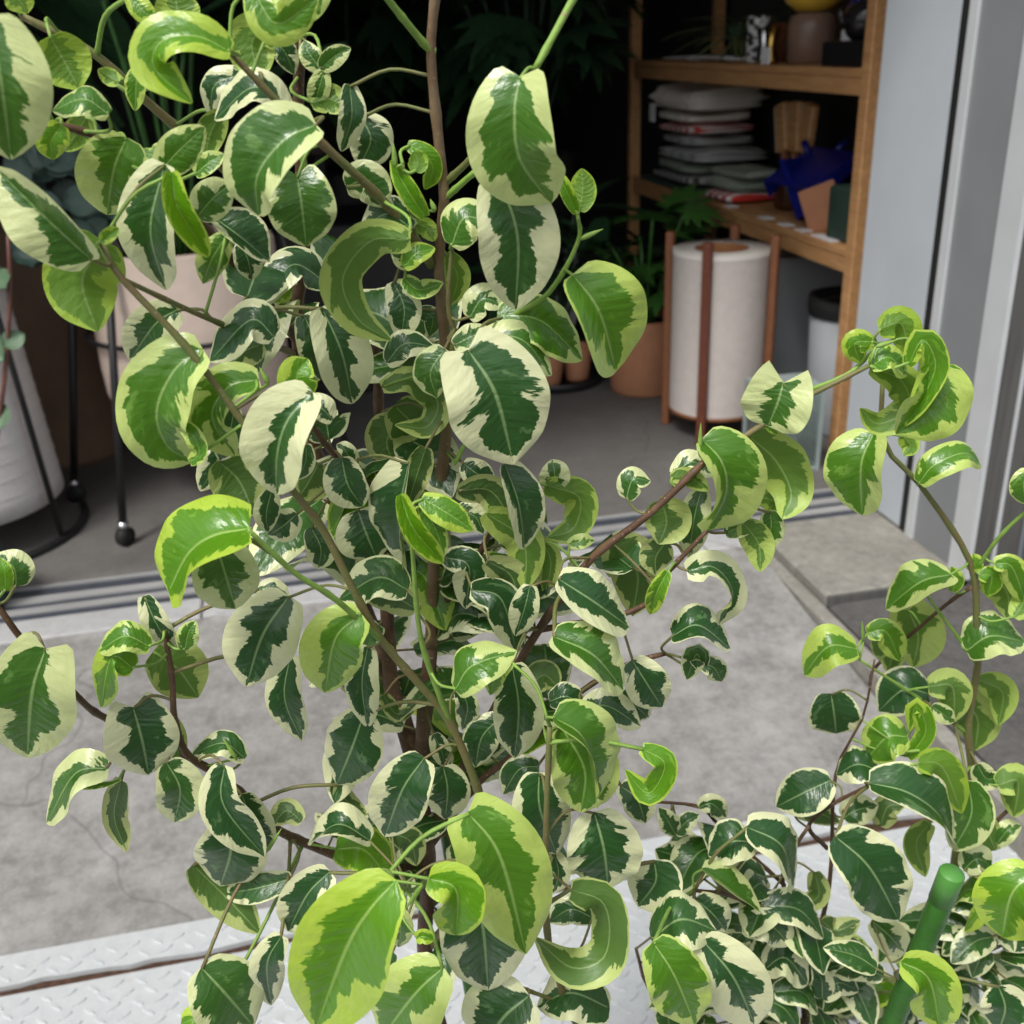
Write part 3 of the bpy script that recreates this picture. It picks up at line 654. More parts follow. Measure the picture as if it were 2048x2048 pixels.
# brown cylinder behind
vase('brown_stool', 'brown cylindrical stool behind the paper lantern', 'stool', mat('brown_leather', (.20, .125, .08), .7, .1, 12), [(0, 0), (.15, 0), (.155, .02), (.155, .72), (.14, .74), (0, .742)], Vector((-.74, 3.55, 0)))
slab_thing('black_cabinet', 'black cabinet behind the ficus in the shop', 'cabinet', M_BLACK, -.02, .55, 3.9, 4.4, 0, .62, .01)
slab_thing('back_table', 'dark table in the depth of the shop', 'table', mat('dark_wood_top', (.05, .03, .02), .5, .2, 10), -.9, .3, 5.6, 6.2, .70, .75, .01)
for x in (-.85, .22):
    for y in (5.65, 6.12): MB().box(x, x+.04, y, y+.04, 0, .699).build('leg', M_BLACK, bpy.data.objects['back_table'])
# big leaved plant standing in the cream planter
sl = bgplant('tall_leafy_plant', 'tall dark plant with big leaves rising from the cream planter', pcn+Vector((0, 0, zb+.40)), 'big', M_DLEAF, 22, .36, .22, .95, 21, droop=-.5, stemM=M_MLEAF, up0=.35)
# sprig of round leaves at the left edge
eb = atZ(-45, 1215, 0); EH = eb.dot(fh)
pot('teal_pot', 'dark teal pot at the left edge by the door track', eb, .07, .085, .16, mat('teal_glaze', (.02, .045, .042), .4, .2, 10))
eu = thing('round_leaf_sprig', 'reddish twig with round bluish leaves at the left edge', 'plant', eb+Vector((0, 0, .125)))
ep = [eb+Vector((0, 0, .12)), atH(-25, 960, EH), atH(4, 800, EH), atH(20, 600, EH), atH(16, 470, EH)]
MB().tube(spline(ep, 16), list(np.linspace(.0065, .004, 16)), 8).build('stem', mat('red_stem', (.13, .05, .035), .5, .3, 30), eu)
fr_ = Matrix((rt, up, -fw)).transposed().to_4x4()
def round_leaf(par, u, v, s, H, M):
    p = atH(u, v, H); o = bpy.data.objects.new('leaf', leafdata('round', M)); COL.objects.link(o); o.parent = par
    o.matrix_basis = Matrix.Translation(p-Vector(par.location)) @ fr_ @ Matrix.Rotation(random.uniform(-2.5, 2.5), 4, 'Z') @ Matrix.Rotation(random.uniform(-.5, .5), 4, 'X') @ Matrix.Translation((0, -s*.5, 0)) @ Matrix.Scale(s, 4)
for (u, v, s_) in ((28, 680, .026), (2, 560, .03), (-4, 830, .035), (-20, 700, .04)): round_leaf(eu, u, v, s_*EH/1.15, EH, M_GLEAF)
eg = thing('round_leaf_plant', 'dark bluish plant with round shade-darkened leaves above the cream planter', 'plant', pcn+Vector((-.12, -.08, zb+.40)))
M_GD = mat('shaded_round_leaf', (.035, .07, .055), .5, .25, 18)  # round leaf green darkened, the shop's shade put into the colour
for k in range(5):
    u, v = ((80, 340), (130, 300), (170, 420), (200, 380), (110, 450))[k]
    MB().tube(spline([Vector(eg.location), (Vector(eg.location)+atH(u, v, 2.75))/2+Vector((0, 0, .05)), atH(u, v, 2.75)], 8), .003, 6).build('stem', M_DLEAF, eg)
    for q in range(5): round_leaf(eg, u+random.uniform(-45, 45), v+random.uniform(-40, 60), random.uniform(.08, .12), 2.75+random.uniform(-.05, .05), M_GD)

# ================================================================ FICUS PLANTS
NV, NU = 24, 5
def wprof(t, blunt):
    a = math.sin(math.pi*min(1, t**.86))
    a = max(a, 0)**.62
    if blunt > 1: a = max(a, 0)**.6
    if t > .80: a *= 1 - .42*((t-.80)/.20)**1.4*(1-blunt)
    return a
DIRS = {'r': (1, 0), 'l': (-1, 0), 'u': (0, 1), 'd': (0, -1)}
def img(v): return Vector((v.dot(rt), v.dot(up)))
CENTER = {}
def make_leaf(parent, P, wid, n=(0, 0), f=1, k=None, fold=None, curl=None, age=0., var=None, attach=None, rnd=random, view=None, lobe=.08, wav=None, bl=None):
    """P: midrib points (world, base to tip); wid: half width in metres; n: lean of the blade normal in picture axes; f=-1 shows the lower side"""
    C = spline(P, NV+1); L = sum(np.linalg.norm(C[i+1]-C[i]) for i in range(NV))
    fold0 = rnd.uniform(8, 20) if fold is None else fold
    curl0 = rnd.uniform(-42, -12) if curl is None else curl
    wav = rnd.uniform(.02, .07) if wav is None else wav
    ph, fr = rnd.uniform(0, 6), rnd.uniform(4, 8)
    vs, fs, uvs = [], [], []
    Nprev = None; blunt = rnd.uniform(0, .7) if bl is None else bl
    mid = Vector(C[NV//2]); V = (view or (CAMV - mid)).normalized()
    nd = V*f + rt*n[0] + up*n[1]
    # curvature of the midrib, smoothed, so that the inner side of a tight curl stays narrow
    Kv = np.zeros_like(C); Kv[1:-1] = (C[2:] - 2*C[1:-1] + C[:-2])/((L/NV)**2)
    ker = np.exp(-(np.arange(-5, 6)/2.6)**2); ker /= ker.sum()
    Kp = np.pad(Kv, ((5, 5), (0, 0)), mode='edge'); Kv = np.stack([np.convolve(Kp[:, a], ker, 'valid') for a in range(3)], 1)
    for i in range(NV+1):
        T = Vector(C[min(i+1, NV)] - C[max(i-1, 0)]).normalized()
        Nn = nd - T*nd.dot(T)
        if Nn.length < .05: Nn = Nprev or T.orthogonal()
        Nn.normalize()
        if Nprev is not None:
            if Nn.dot(Nprev) < -.2: Nn = -Nn
            Nn = (Nn*.55 + Nprev*.45).normalized(); Nn = (Nn - T*Nn.dot(T)).normalized()
        Nprev = Nn; S = T.cross(Nn); t = i/NV; W = wid*wprof(t, blunt) + .0004
        if i == NV: W = .0005
        row = []; K = Vector(Kv[i])
        for sg in (-1, 1):
            Ws = W; ks = K.dot(S)*sg
            if ks > 1e-6: lim = .95/ks; Ws = W*lim/(W**3 + lim**3)**(1/3)
            fa, cu = fold0, curl0
            if k:
                dr = DIRS[k[0]]; im = img(S*sg)
                if im.x*dr[0] + im.y*dr[1] > 0: fa, cu = k[1]*.78, (k[2] if len(k) > 2 else -5)
            y = z = 0; pts = []
            for j in range(1, NU+1):
                th = R(fa + cu*((j-.5)/NU)**1.3); y += math.cos(th)/NU; z += math.sin(th)/NU; s = j/NU
                zz = z + wav*s*s*math.sin(fr*t*3+ph+sg*1.3)
                q = Vector(C[i]) + S*(sg*y*Ws) + Nn*(zz*Ws) - T*(lobe*L*s*s*max(0, 1-t*2.2)**2*min(1, 1.8*W/wid))
                pts.append((q, (.5+.5*sg*s, t)))
            row.append(pts)
        ln = list(reversed(row[0])) + [(Vector(C[i]) - Nn*(.02*W), (.5, t))] + row[1]
        for q, uv in ln: vs.append(q); uvs.append(uv)
    w_ = 2*NU+1
    for i in range(NV):
        for j in range(2*NU): fs.append((i*w_+j, i*w_+j+1, (i+1)*w_+j+1, (i+1)*w_+j))
    b = MB(); b.add(vs, fs, 0, True); nleaf = len(fs)
    # leaf stalk
    B0 = Vector(C[0]); T0 = Vector(C[1]-C[0]).normalized()
    if attach is not None:
        A = Vector(attach); dist = (A-B0).length
        midp = (A+B0)/2 - T0*(min(.010, dist*.2) if dist < .04 else .004) + Vector((0, 0, .03*dist))
        r0 = .0009 if dist < .05 else .0013
        b.tube(spline([A, midp, B0 + T0*.001], 9), [r0*1.35]+[r0]*8, 6, 1)
    o = b.build('leaf', [M_LEAF, M_GREEN if age > .3 else M_TWIG], parent, origin=B0)
    me = o.data; ul = me.uv_layers.new(name='UVMap')
    alluv = uvs + [(0.5, .5)]*(len(me.vertices)-len(uvs))
    li = np.zeros(len(me.loops), dtype=np.int32); me.loops.foreach_get('vertex_index', li)
    ul.data.foreach_set('uv', np.array(alluv, dtype=np.float32)[li].ravel())
    var = rnd.uniform(.25, .8) if var is None else var
    o.color = (age, var, rnd.random(), 1)
    return o

def branch(parent, pts, r0, r1, M, name='branch', col=None, knots=True):
    """pts: (x, y, H) in 1932-px picture coordinates with horizontal distance H"""
    W = [atH(x*2048/1932, y*2048/1932, H) for x, y, H in pts]; return wbranch(parent, W, r0, r1, M, name, knots)
BR = {}
def wbranch(parent, W, r0, r1, M, name='branch', knots=True):
    n = max(8, 5*len(W)); C = spline(W, n); rs = np.linspace(r0, r1, n)
    if knots:
        for i in range(n):
            if i % 6 == 3: rs[i] *= 1.18
    b = MB().tube([Vector(c) for c in C], list(rs), 10)
    o = b.build(name, M, parent, origin=W[0]); BR.setdefault(parent.name, []).append(C); return o
def nearest(parent, p):
    best = None
    for C in BR[parent.name]:
        d = np.linalg.norm(C-np.array(p), axis=1); i = int(d.argmin())
        if best is None or d[i] < best[0]: best = (d[i], C[i])
    return best

# ---- main plant
base1 = atH(880*1.06, 1932*1.06, .66); base1.z = .0
GZ = -.0883
P1 = thing('ficus_plant', 'large variegated ficus with curled green and cream leaves filling the foreground', 'plant', (base1.x, base1.y, GZ+.22))
lowpt = Vector((base1.x, base1.y, GZ+.20))
trunk_px = [(806, 1840, .66), (808, 1650, .65), (795, 1450, .64), (813, 1220, .63), (822, 1000, .62), (843, 800, .61), (840, 650, .60), (828, 500, .595), (838, 380, .59), (826, 250, .585), (813, 100, .58), (822, -20, .575), (830, -160, .57)]
TW = [lowpt, (lowpt + atH(806*1.06, 1840*1.06, .66))/2 + Vector((.008, .0, 0))] + [atH(x*1.06, y*1.06, H) for x, y, H in trunk_px]
wbranch(P1, TW[:6], .0085, .0050, M_BARK, 'trunk'); wbranch(P1, TW[5:], .0044, .0022, stem_material('grey_brown_stem', (.16, .095, .05), (.22, .15, .085), .05), 'trunk')
b_ = lambda pts, r0, r1, M, nm='branch': branch(P1, pts, r0, r1, M, nm)
b_([(790, 1430, .64), (760, 1360, .65), (737, 1280, .66), (728, 1100, .67), (716, 900, .67), (713, 720, .67), (700, 560, .66)], .0062, .0025, M_BARK)
b_([(775, 1420, .64), (748, 1330, .66), (690, 1150, .70), (610, 900, .69), (575, 760, .68), (560, 600, .67), (575, 450, .66), (563, 200, .64), (572, 0, .62), (575, -60, .62)], .0058, .0028, M_BARK)
b_([(816, 500, .595), (725, 382, .57), (628, 290, .55), (530, 198, .54), (434, 99, .53)], .0030, .0014, M_TWIG)
b_([(40, 30, .58), (174, 99, .59), (270, 185, .60), (348, 253, .61), (440, 330, .63), (562, 420, .655)][::-1], .0032, .0018, M_TWIG)
b_([(99, 232, .55), (225, 270, .57), (263, 304, .58), (376, 417, .60), (478, 540, .63), (560, 640, .67)][::-1], .0032, .0018, M_BARK)
b_([(191, 458, .50), (225, 520, .50), (348, 650, .505), (444, 777, .51), (548, 920, .52), (610, 1000, .525), (665, 1110, .53), (722, 1210, .54), (790, 1290, .55), (850, 1365, .56), (905, 1500, .57), (930, 1600, .60), (860, 1720, .64), (808, 1790, .66)][::-1], .0034, .0016, M_TWIG)
b_([(469, 1000, .485), (555, 1080, .50), (632, 1130, .515), (720, 1208, .54)][::-1], .0020, .0013, M_GREEN)
b_([(228, 525, .50), (345, 580, .53), (410, 608, .56), (500, 645, .62), (562, 670, .68)][::-1], .0022, .0012, M_TWIG)
b_([(560, 760, .56), (620, 845, .58), (690, 915, .60), (820, 1000, .62)][::-1], .0028, .0016, M_BARK)
b_([(836, 1140, .63), (885, 1080, .61), (930, 990, .59), (960, 900, .58)], .0026, .0014, M_BARK)
b_([(815, 1560, .645), (900, 1400, .63), (985, 1240, .60), (1050, 1140, .585), (1120, 1050, .575), (1225, 970, .57), (1330, 870, .57)], .0034, .0021, M_BARK)
b_([(1325, 876, .57), (1440, 800, .57), (1500, 760, .57), (1560, 730, .57), (1640, 690, .57)], .0020, .0013, M_TWIG)
b_([(1500, 745, .57), (1580, 715, .575), (1620, 690, .58), (1655, 650, .585)], .0014, .0010, M_GREEN)
b_([(808, 1600, .65), (900, 1480, .64), (950, 1440, .63), (1010, 1390, .62), (1090, 1310, .61), (1180, 1255, .60), (1255, 1233, .60)], .0032, .0015, M_BARK)
b_([(1010, 1190, .60), (1200, 1150, .59), (1260, 1080, .585), (1335, 1000, .58)], .0022, .0013, M_BARK)
b_([(790, 1640, .65), (700, 1635, .64), (600, 1600, .63), (515, 1560, .61), (460, 1500, .59), (400, 1455, .57), (351, 1420, .56), (329, 1354, .555), (325, 1281, .55), (310, 1190, .55)], .0042, .0016, M_BARK)
b_([(400, 1455, .57), (300, 1400, .58), (190, 1350, .56), (139, 1307, .54), (45, 1210, .525), (0, 1150, .52), (-40, 1110, .52)], .0024, .0018, M_BARK)
b_([(1130, 2010, .56), (1070, 1895, .54), (1055, 1847, .53), (1033, 1763, .525), (1030, 1590, .52), (1037, 1370, .515)], .0030, .0016, M_TWIG)
wbranch(P1, [lowpt + Vector((.02, -.01, .02)), atH(1130*1.06, 2010*1.06, .56)], .005, .003, M_BARK)
b_([(1070, 1895, .54), (1000, 1870, .53), (960, 1850, .53)], .0016, .0011, M_TWIG)
b_([(850, 1365, .56), (810, 1260, .545), (790, 1180, .535), (778, 1035, .52), (775, 980, .51)], .0019, .0012, M_GREEN)
b_([(845, 690, .60), (860, 640, .59), (846, 575, .585), (853, 465, .58)], .0018, .0012, M_TWIG)
b_([(840, 345, .59), (884, 304, .575), (905, 280, .565)], .0020, .0014, M_TWIG)
b_([(842, 372, .59), (897, 325, .57), (925, 320, .56)], .0018, .0013, M_GREEN)
b_([(826, -150, .57), (950, -175, .56), (1085, -120, .55), (1105, -50, .545), (1080, 0, .54), (1010, 130, .53)], .0024, .0016, M_GREEN)
b_([(822, 95, .58), (805, 88, .578), (733, 0, .56), (690, -60, .55)], .0020, .0015, M_GREEN)
b_([(848, 660, .60), (900, 622, .59), (1003, 577, .57), (1050, 533, .57), (1092, 451, .57), (1089, 403, .565)], .0020, .0010, M_GREEN)
b_([(795, 480, .59), (780, 420, .58), (765, 350, .575), (760, 310, .57)], .0013, .0009, M_GREEN)
b_([(820, 1650, .645), (780, 1680, .58), (745, 1665, .48), (690, 1650, .44)], .0022, .0014, M_GREEN)

# rows: crop, midrib pixels, half width px, H, age, options
LV = [
('A', [(-60,80),(10,480),(60,880)], 265, .46, .35, dict(var=.75)),
('A', [(275,200),(350,330),(440,495)], 150, .55, .8, dict(f=-1, fold=10)),
('A', [(600,630),(460,545),(290,610)], 105, .53, .4, dict(n=(0,.7))),
('A', [(1270,285),(1090,200),(900,220),(850,370),(1060,570)], 140, .51, 1, dict(n=(-.2,.6), fold=25, var=.5)),
('A', [(505,1435),(250,1200),(-30,920)], 215, .485, .25, dict(k=('r',62), n=(-.35,-.1))),
('A', [(560,1330),(455,1560),(540,1830)], 220, .505, .8, dict(f=-1, var=.45)),
('A', [(700,760),(630,930),(590,1185)], 195, .56, .55, {}),
('A', [(910,905),(830,1270),(915,1600)], 195, .53, .08, dict(n=(-.35,.1), k=('r',38))),
('A', [(945,950),(985,1150),(1150,1415)], 125, .505, 1, dict(fold=58, curl=-10, var=.1)),
('A', [(880,950),(990,830),(1130,700)], 105, .545, .45, {}),
('A', [(1225,620),(1160,740),(1130,890)], 80, .58, .5, dict(f=-1)),
('A', [(1745,690),(1570,770),(1420,970),(1425,1190)], 240, .51, .3, dict(n=(-.3,.3), k=('r',45))),
('A', [(1640,970),(1665,1130),(1690,1360)], 190, .54, .35, dict(fold=24, lobe=.3)),
('A', [(1090,1195),(1180,1090),(1285,1010)], 105, .56, .3, {}),
('A', [(1180,1200),(1330,1310),(1490,1445)], 165, .575, 0, dict(n=(.5,.3), k=('l',60))),
('A', [(1330,1340),(1370,1440),(1390,1545)], 75, .60, 0, {}),
('A', [(1250,1300),(1170,1430),(1120,1565)], 85, .56, .6, {}),
('A', [(1355,405),(1185,470),(1165,650)], 80, .58, 0, dict(n=(-.4,.3))),
('A', [(1595,600),(1400,480),(1185,660)], 120, .56, 0, dict(n=(0,.7))),
('A', [(1480,130),(1390,240),(1440,440)], 140, .57, .6, dict(f=-1)),
('A', [(1475,250),(1560,270),(1625,410)], 65, .60, 0, {}),
('A', [(1390,-70),(1530,130),(1760,-20)], 120, .53, .75, dict(n=(0,-.3))),
('A', [(1800,-90),(1660,20),(1560,110)], 110, .55, .6, {}),
('A', [(710,-30),(800,70),(885,125)], 60, .56, .85, {}),
('A', [(1010,175),(980,60),(960,-80)], 120, .58, .7, dict(f=-1)),
('A', [(60,-60),(120,20),(150,75)], 75, .55, .8, dict(f=-1)),
('A', [(1775,385),(1710,300),(1680,225)], 60, .60, .3, {}),
('A', [(1770,380),(1850,310),(1935,265)], 55, .60, .3, {}),
('A', [(1790,390),(1760,490),(1735,600)], 60, .60, .4, {}),
('A', [(1720,570),(1820,545),(1925,610)], 80, .60, .5, dict(f=-1)),
('A', [(655,455),(600,420),(540,385)], 45, .58, .7, dict(f=-1)),
('A', [(840,440),(760,430),(745,610)], 60, .58, .7, dict(n=(-.3,.4))),
('A', [(345,690),(285,780),(290,880)], 85, .54, .9, {}),
('A', [(480,640),(420,740),(360,835)], 70, .57, .7, dict(f=-1)),
('A', [(560,1330),(610,1290),(655,1260)], 40, .49, .95, dict(fold=40)),
('A', [(1080,960),(1150,900),(1235,850)], 60, .57, .6, dict(n=(0,.5))),
('A', [(780,840),(850,850),(930,790)], 50, .58, .7, dict(n=(0,.5))),
('B', [(1215,425),(1185,620),(1215,880),(1385,1122)], 285, .525, .42, dict(k=('r',50), var=.6, n=(-.05,.05), lobe=.16, fold=4)),
('B', [(1090,960),(1200,1300),(1190,1710)], 235, .55, .08, dict(n=(.15,.05), var=.7)),
('B', [(835,1355),(910,1200),(1075,1240)], 140, .57, .35, dict(n=(-.2,.6))),
('B', [(1505,1515),(1650,1720),(1745,2050)], 290, .565, .72, dict(k=('l',66), n=(.25,.05), var=.6)),
('B', [(1090,1738),(1330,1770),(1558,1988)], 150, .575, .5, dict(n=(.25,.4), var=.5)),
('B', [(935,1755),(1010,1650),(1130,1690)], 90, .58, .2, dict(n=(0,.6))),
('B', [(1540,1165),(1560,1050),(1555,930)], 75, .565, 1, dict(f=-1, var=.1)),
('B', [(1525,1172),(1470,1050),(1412,932)], 45, .565, 1, dict(fold=50, var=.1)),
('B', [(690,1195),(600,1060),(500,885)], 65, .575, 1, dict(fold=45, var=.1)),
('B', [(640,950),(650,890),(630,835)], 55, .57, 1, dict(f=-1, var=.1)),
('B', [(595,800),(690,850),(735,940),(690,1045)], 60, .58, 1, dict(n=(.3,.3), var=.1)),
('B', [(605,1325),(390,1330),(235,1540),(320,1760),(505,1878)], 135, .54, .45, dict(f=-1, n=(-.5,.3), var=.35)),
('B', [(622,1265),(480,1180),(335,1275)], 115, .575, 0, dict(n=(0,.6))),
('B', [(255,1030),(370,1000),(480,1140)], 110, .575, .2, {}),
('B', [(275,468),(285,650),(228,835)], 78, .585, 0, dict(n=(.4,0))),
('B', [(335,640),(390,770),(330,915)], 130, .60, 0, dict(n=(.2,.2))),
('B', [(515,1555),(575,1700),(555,1875)], 95, .59, 0, {}),
('B', [(805,1400),(870,1530),(830,1685)], 72, .60, .6, dict(f=-1)),
('B', [(600,1480),(560,1400),(505,1345)], 60, .58, .3, {}),
('B', [(575,1475),(640,1400),(745,1370)], 62, .575, .8, dict(n=(0,.5))),
('B', [(645,1720),(730,1750),(715,1860)], 50, .60, .1, {}),
('B', [(570,1535),(660,1600),(790,1560)], 60, .585, .6, dict(n=(0,.5))),
('B', [(640,1230),(700,1260),(745,1330)], 50, .59, .8, dict(f=-1)),
('E', [(930,275),(1080,520),(1178,908)], 300, .54, .06, dict(n=(.1,.15), var=.85, lobe=.22, fold=14)),
('E', [(980,210),(1220,215),(1390,415)], 115, .565, .3, dict(n=(.3,.6))),
('E', [(850,250),(950,200),(1060,170)], 70, .57, .2, dict(n=(0,.4))),
('E', [(800,270),(720,400),(755,540)], 108, .57, .3, dict(n=(-.3,0))),
('E', [(478,345),(580,240),(745,260)], 90, .58, 0, dict(n=(0,.6))),
('E', [(120,40),(230,290),(290,572)], 165, .575, 0, dict(k=('l',40), var=.8)),
('E', [(20,80),(90,250),(115,440)], 105, .59, 0, {}),
('E', [(455,480),(620,440),(760,560),(700,700),(525,690)], 90, .59, .35, dict(f=-1, n=(.3,-.3))),
('E', [(520,580),(650,740),(560,925)], 165, .63, .2, dict(f=-1)),
('E', [(600,895),(555,1180),(590,1485)], 225, .57, 0, dict(n=(-.55,.1), k=('r',70))),
('E', [(695,815),(650,950),(590,1145)], 75, .575, 0, dict(f=-1)),
('E', [(555,1072),(625,1260),(788,1452)], 105, .50, 1, dict(fold=55, curl=-5, var=.1)),
('E', [(672,1092),(820,1180),(958,1272)], 82, .52, .85, dict(n=(0,.3))),
('E', [(672,1130),(750,1270),(795,1415)], 55, .525, .6, {}),
('E', [(868,1055),(1060,1060),(1205,1300)], 105, .565, 0, dict(f=-1, n=(0,.6))),
('E', [(1130,905),(1205,1120),(1240,1370)], 150, .56, 0, dict(k=('l',68), n=(.25,0), var=.5)),
('E', [(1400,1035),(1405,950),(1390,880)], 85, .59, .2, {}),
('E', [(1355,1022),(1540,1090),(1510,1260),(1365,1312)], 100, .585, .6, dict(f=-1, n=(.4,.1))),
('E', [(1025,1175),(1230,1330),(1245,1605)], 115, .57, .5, dict(f=-1, n=(.2,.2))),
('E', [(1335,1325),(1385,1450),(1350,1625)], 62, .58, .4, dict(f=-1)),
('E', [(1425,1538),(1630,1670),(1818,1805)], 185, .545, 0, dict(n=(.3,.4), var=.6, k=('d',35))),
('E', [(1720,1340),(1860,1500),(1835,1745)], 165, .62, .15, dict(f=-1)),
('E', [(1395,1855),(1620,1960),(1785,2155)], 185, .53, .3, dict(n=(.35,.4), k=('d',40), var=.6)),
('E', [(595,1600),(430,1530),(215,1655)], 145, .555, .08, dict(n=(0,.7), var=.3)),
('E', [(640,1705),(500,1630),(345,1640)], 95, .575, 0, dict(f=-1)),
('E', [(320,1160),(370,1300),(425,1430)], 175, .59, 0, {}),
('E', [(230,868),(265,1020),(345,1140)], 128, .58, 0, dict(k=('r',50))),
('E', [(340,1735),(195,1870),(138,2168)], 180, .525, .72, dict(var=.6)),
('E', [(945,1600),(1110,1650),(1195,1935)], 115, .58, 0, dict(n=(.4,0), k=('r',50))),
('E', [(1035,1440),(1180,1550),(1195,1855)], 105, .57, 0, dict(f=-1, n=(.3,.2))),
('E', [(1270,1575),(1240,1700),(1190,1855)], 80, .575, 0, {}),
('E', [(795,1420),(930,1470),(915,1705)], 95, .595, 0, {}),
('E', [(1800,1095),(1840,990),(1935,1000)], 75, .575, .2, dict(n=(0,.6))),
('E', [(300,920),(250,830),(205,795)], 52, .59, .1, {}),
('E', [(60,1255),(115,1370),(100,1485)], 85, .585, 0, {}),
('E', [(1425,1560),(1350,1585),(1285,1645)], 52, .585, 0, {}),
('E', [(560,650),(480,780),(520,900)], 130, .65, .1, dict(f=-1)),
('E', [(900,900),(980,960),(1080,1010)], 80, .60, 0, {}),
('E', [(870,1150),(970,1200),(1010,1290)], 70, .59, .1, {}),
('E', [(1480,1350),(1560,1330),(1625,1325)], 40, .585, .5, {}),
('D', [(1118,272),(965,385),(865,610),(920,800),(1060,895)], 245, .51, .55, dict(n=(-.15,.1), k=('r',42), var=.55)),
('D', [(1050,895),(1100,840),(1060,740),(968,660)], 50, .505, .7, dict(n=(-.3,.2))),
('D', [(1378,1262),(1180,1300),(1040,1400),(930,1610)], 295, .49, .88, dict(n=(-.15,.25), k=('r',62), var=.5, fold=-6, bl=1.2)),
('D', [(1180,1310),(1240,1500),(1300,1705)], 182, .525, .3, dict(var=.8)),
('D', [(1728,508),(1590,660),(1530,850),(1525,1072)], 215, .51, .08, dict(k=('r',45), n=(-.2,.1), var=.85)),
('D', [(1428,440),(1260,480),(1170,650),(1295,862)], 150, .53, .6, dict(n=(-.25,.2), k=('r',45))),
('D', [(1672,540),(1640,420),(1700,325)], 112, .53, .95, dict(fold=30, var=.1)),
('D', [(1512,200),(1380,110),(1155,340)], 150, .56, 0, dict(n=(-.2,.7), var=.3)),
('D', [(1452,240),(1340,290),(1240,405)], 95, .585, 0, dict(f=-1)),
('D', [(985,50),(860,130),(715,335)], 130, .56, .08, dict(var=.8)),
('D', [(1200,885),(1320,1000),(1405,1190)], 165, .57, .25, dict(f=-1)),
('D', [(1185,765),(1200,880),(1105,1055)], 88, .58, 0, {}),
('D', [(1295,600),(1265,740),(1215,885)], 75, .555, 0, {}),
('D', [(1835,660),(1760,590),(1655,600)], 80, .56, 0, dict(n=(0,.6), var=.9)),
('D', [(1690,795),(1685,900),(1640,990)], 52, .56, .1, {}),
('D', [(1595,1635),(1450,1850),(1358,2135)], 205, .545, 0, dict(var=.7)),
('D', [(1420,1600),(1500,1590),(1600,1640)], 60, .56, 0, dict(n=(0,.5), var=.9)),
('D', [(795,1635),(870,1800),(960,1935)], 75, .55, 0, dict(n=(-.4,.2))),
('D', [(1020,1930),(1040,1840),(1080,1770)], 60, .545, .5, {}),
('D', [(830,1915),(690,1855),(545,1940)], 95, .535, .6, dict(n=(0,.6))),
('D', [(90,1580),(75,1480),(-20,1400)], 100, .52, .2, {}),
('D', [(30,1605),(25,1500),(0,1425)], 42, .51, 1, dict(var=.1)),
('D', [(1500,1050),(1470,1180),(1480,1280)], 70, .565, 0, {}),
('D', [(1640,1180),(1560,1250),(1480,1300)], 90, .585, 0, dict(var=.5)),
('D', [(1760,900),(1700,1010),(1640,1100)], 130, .60, .3, dict(f=-1)),
('G', [(235,-5),(165,220),(140,558)], 235, .505, .3, dict(var=.75, lobe=.22, n=(-.1,.1))),
('G', [(688,295),(735,470),(768,645)], 190, .545, 0, dict(fold=18, lobe=.3, var=.5)),
('G', [(560,610),(385,640),(240,895)], 135, .54, .3, dict(n=(-.35,.45), var=.85)),
('G', [(625,675),(590,860),(655,1045)], 80, .55, 0, dict(f=-1, n=(.4,0))),
('G', [(860,580),(930,720),(900,890)], 128, .545, .15, dict(var=.8)),
('G', [(1160,595),(1155,800),(1365,1068)], 125, .55, 0, dict(k=('r',50))),
('G', [(1250,745),(1300,880),(1395,1035)], 100, .565, 0, {}),
('G', [(1185,890),(1190,1050),(1138,1220)], 195, .575, 0, dict(var=.4)),
('G', [(995,1110),(1150,1260),(1345,1465)], 105, .59, .2, dict(f=-1)),
('G', [(1505,1180),(1330,1230),(1150,1260)], 75, .59, .1, {}),
('G', [(1265,560),(1150,480),(980,545)], 75, .565, .1, dict(n=(0,.6))),
('G', [(1500,25),(1470,250),(1558,468)], 105, .575, 0, dict(n=(-.3,0))),
('G', [(1912,985),(1750,900),(1595,995)], 115, .58, 0, dict(n=(0,.6), k=('d',50))),
('G', [(1705,1145),(1590,1260),(1488,1455)], 125, .57, 0, {}),
('G', [(1040,1640),(1160,1770),(1310,1945)], 195, .55, .2, dict(var=.5)),
('G', [(1455,1475),(1380,1620),(1400,1835)], 92, .56, 0, {}),
('G', [(1558,885),(1480,830),(1408,905)], 62, .585, 0, dict(f=-1)),
('G', [(1750,690),(1790,780),(1895,852)], 52, .60, 0, dict(f=-1)),
('G', [(1075,1965),(1010,1910),(935,1930)], 72, .54, .9, {}),
('G', [(690,95),(575,40),(520,295)], 110, .535, .85, dict(n=(-.35,.4), var=.5)),
('G', [(790,10),(920,100),(1025,245)], 150, .56, .4, dict(f=-1)),
('G', [(620,670),(560,690),(430,718)], 14, .545, .5, dict(fold=40)),
('G', [(930,560),(900,450),(870,330)], 60, .575, .3, dict(f=-1)),
('H', [(498,1192),(365,1335),(240,1540),(80,1960)], 285, .405, .92, dict(var=.45, k=('d',28), lobe=.05)),
('H', [(330,330),(270,500),(190,695)], 168, .575, 0, dict(n=(-.1,.15), var=.4)),
('H', [(350,-20),(320,180),(350,405)], 95, .575, 0, dict(n=(-.3,0))),
('H', [(642,558),(530,720),(438,965)], 155, .555, 0, dict(var=.5)),
('H', [(740,600),(762,720),(750,875)], 120, .60, 0, dict(var=.4)),
('H', [(690,435),(730,520),(752,605)], 52, .61, 0, {}),
('H', [(868,838),(1035,1070),(1168,1570)], 250, .475, .68, dict(var=.65, lobe=.14)),
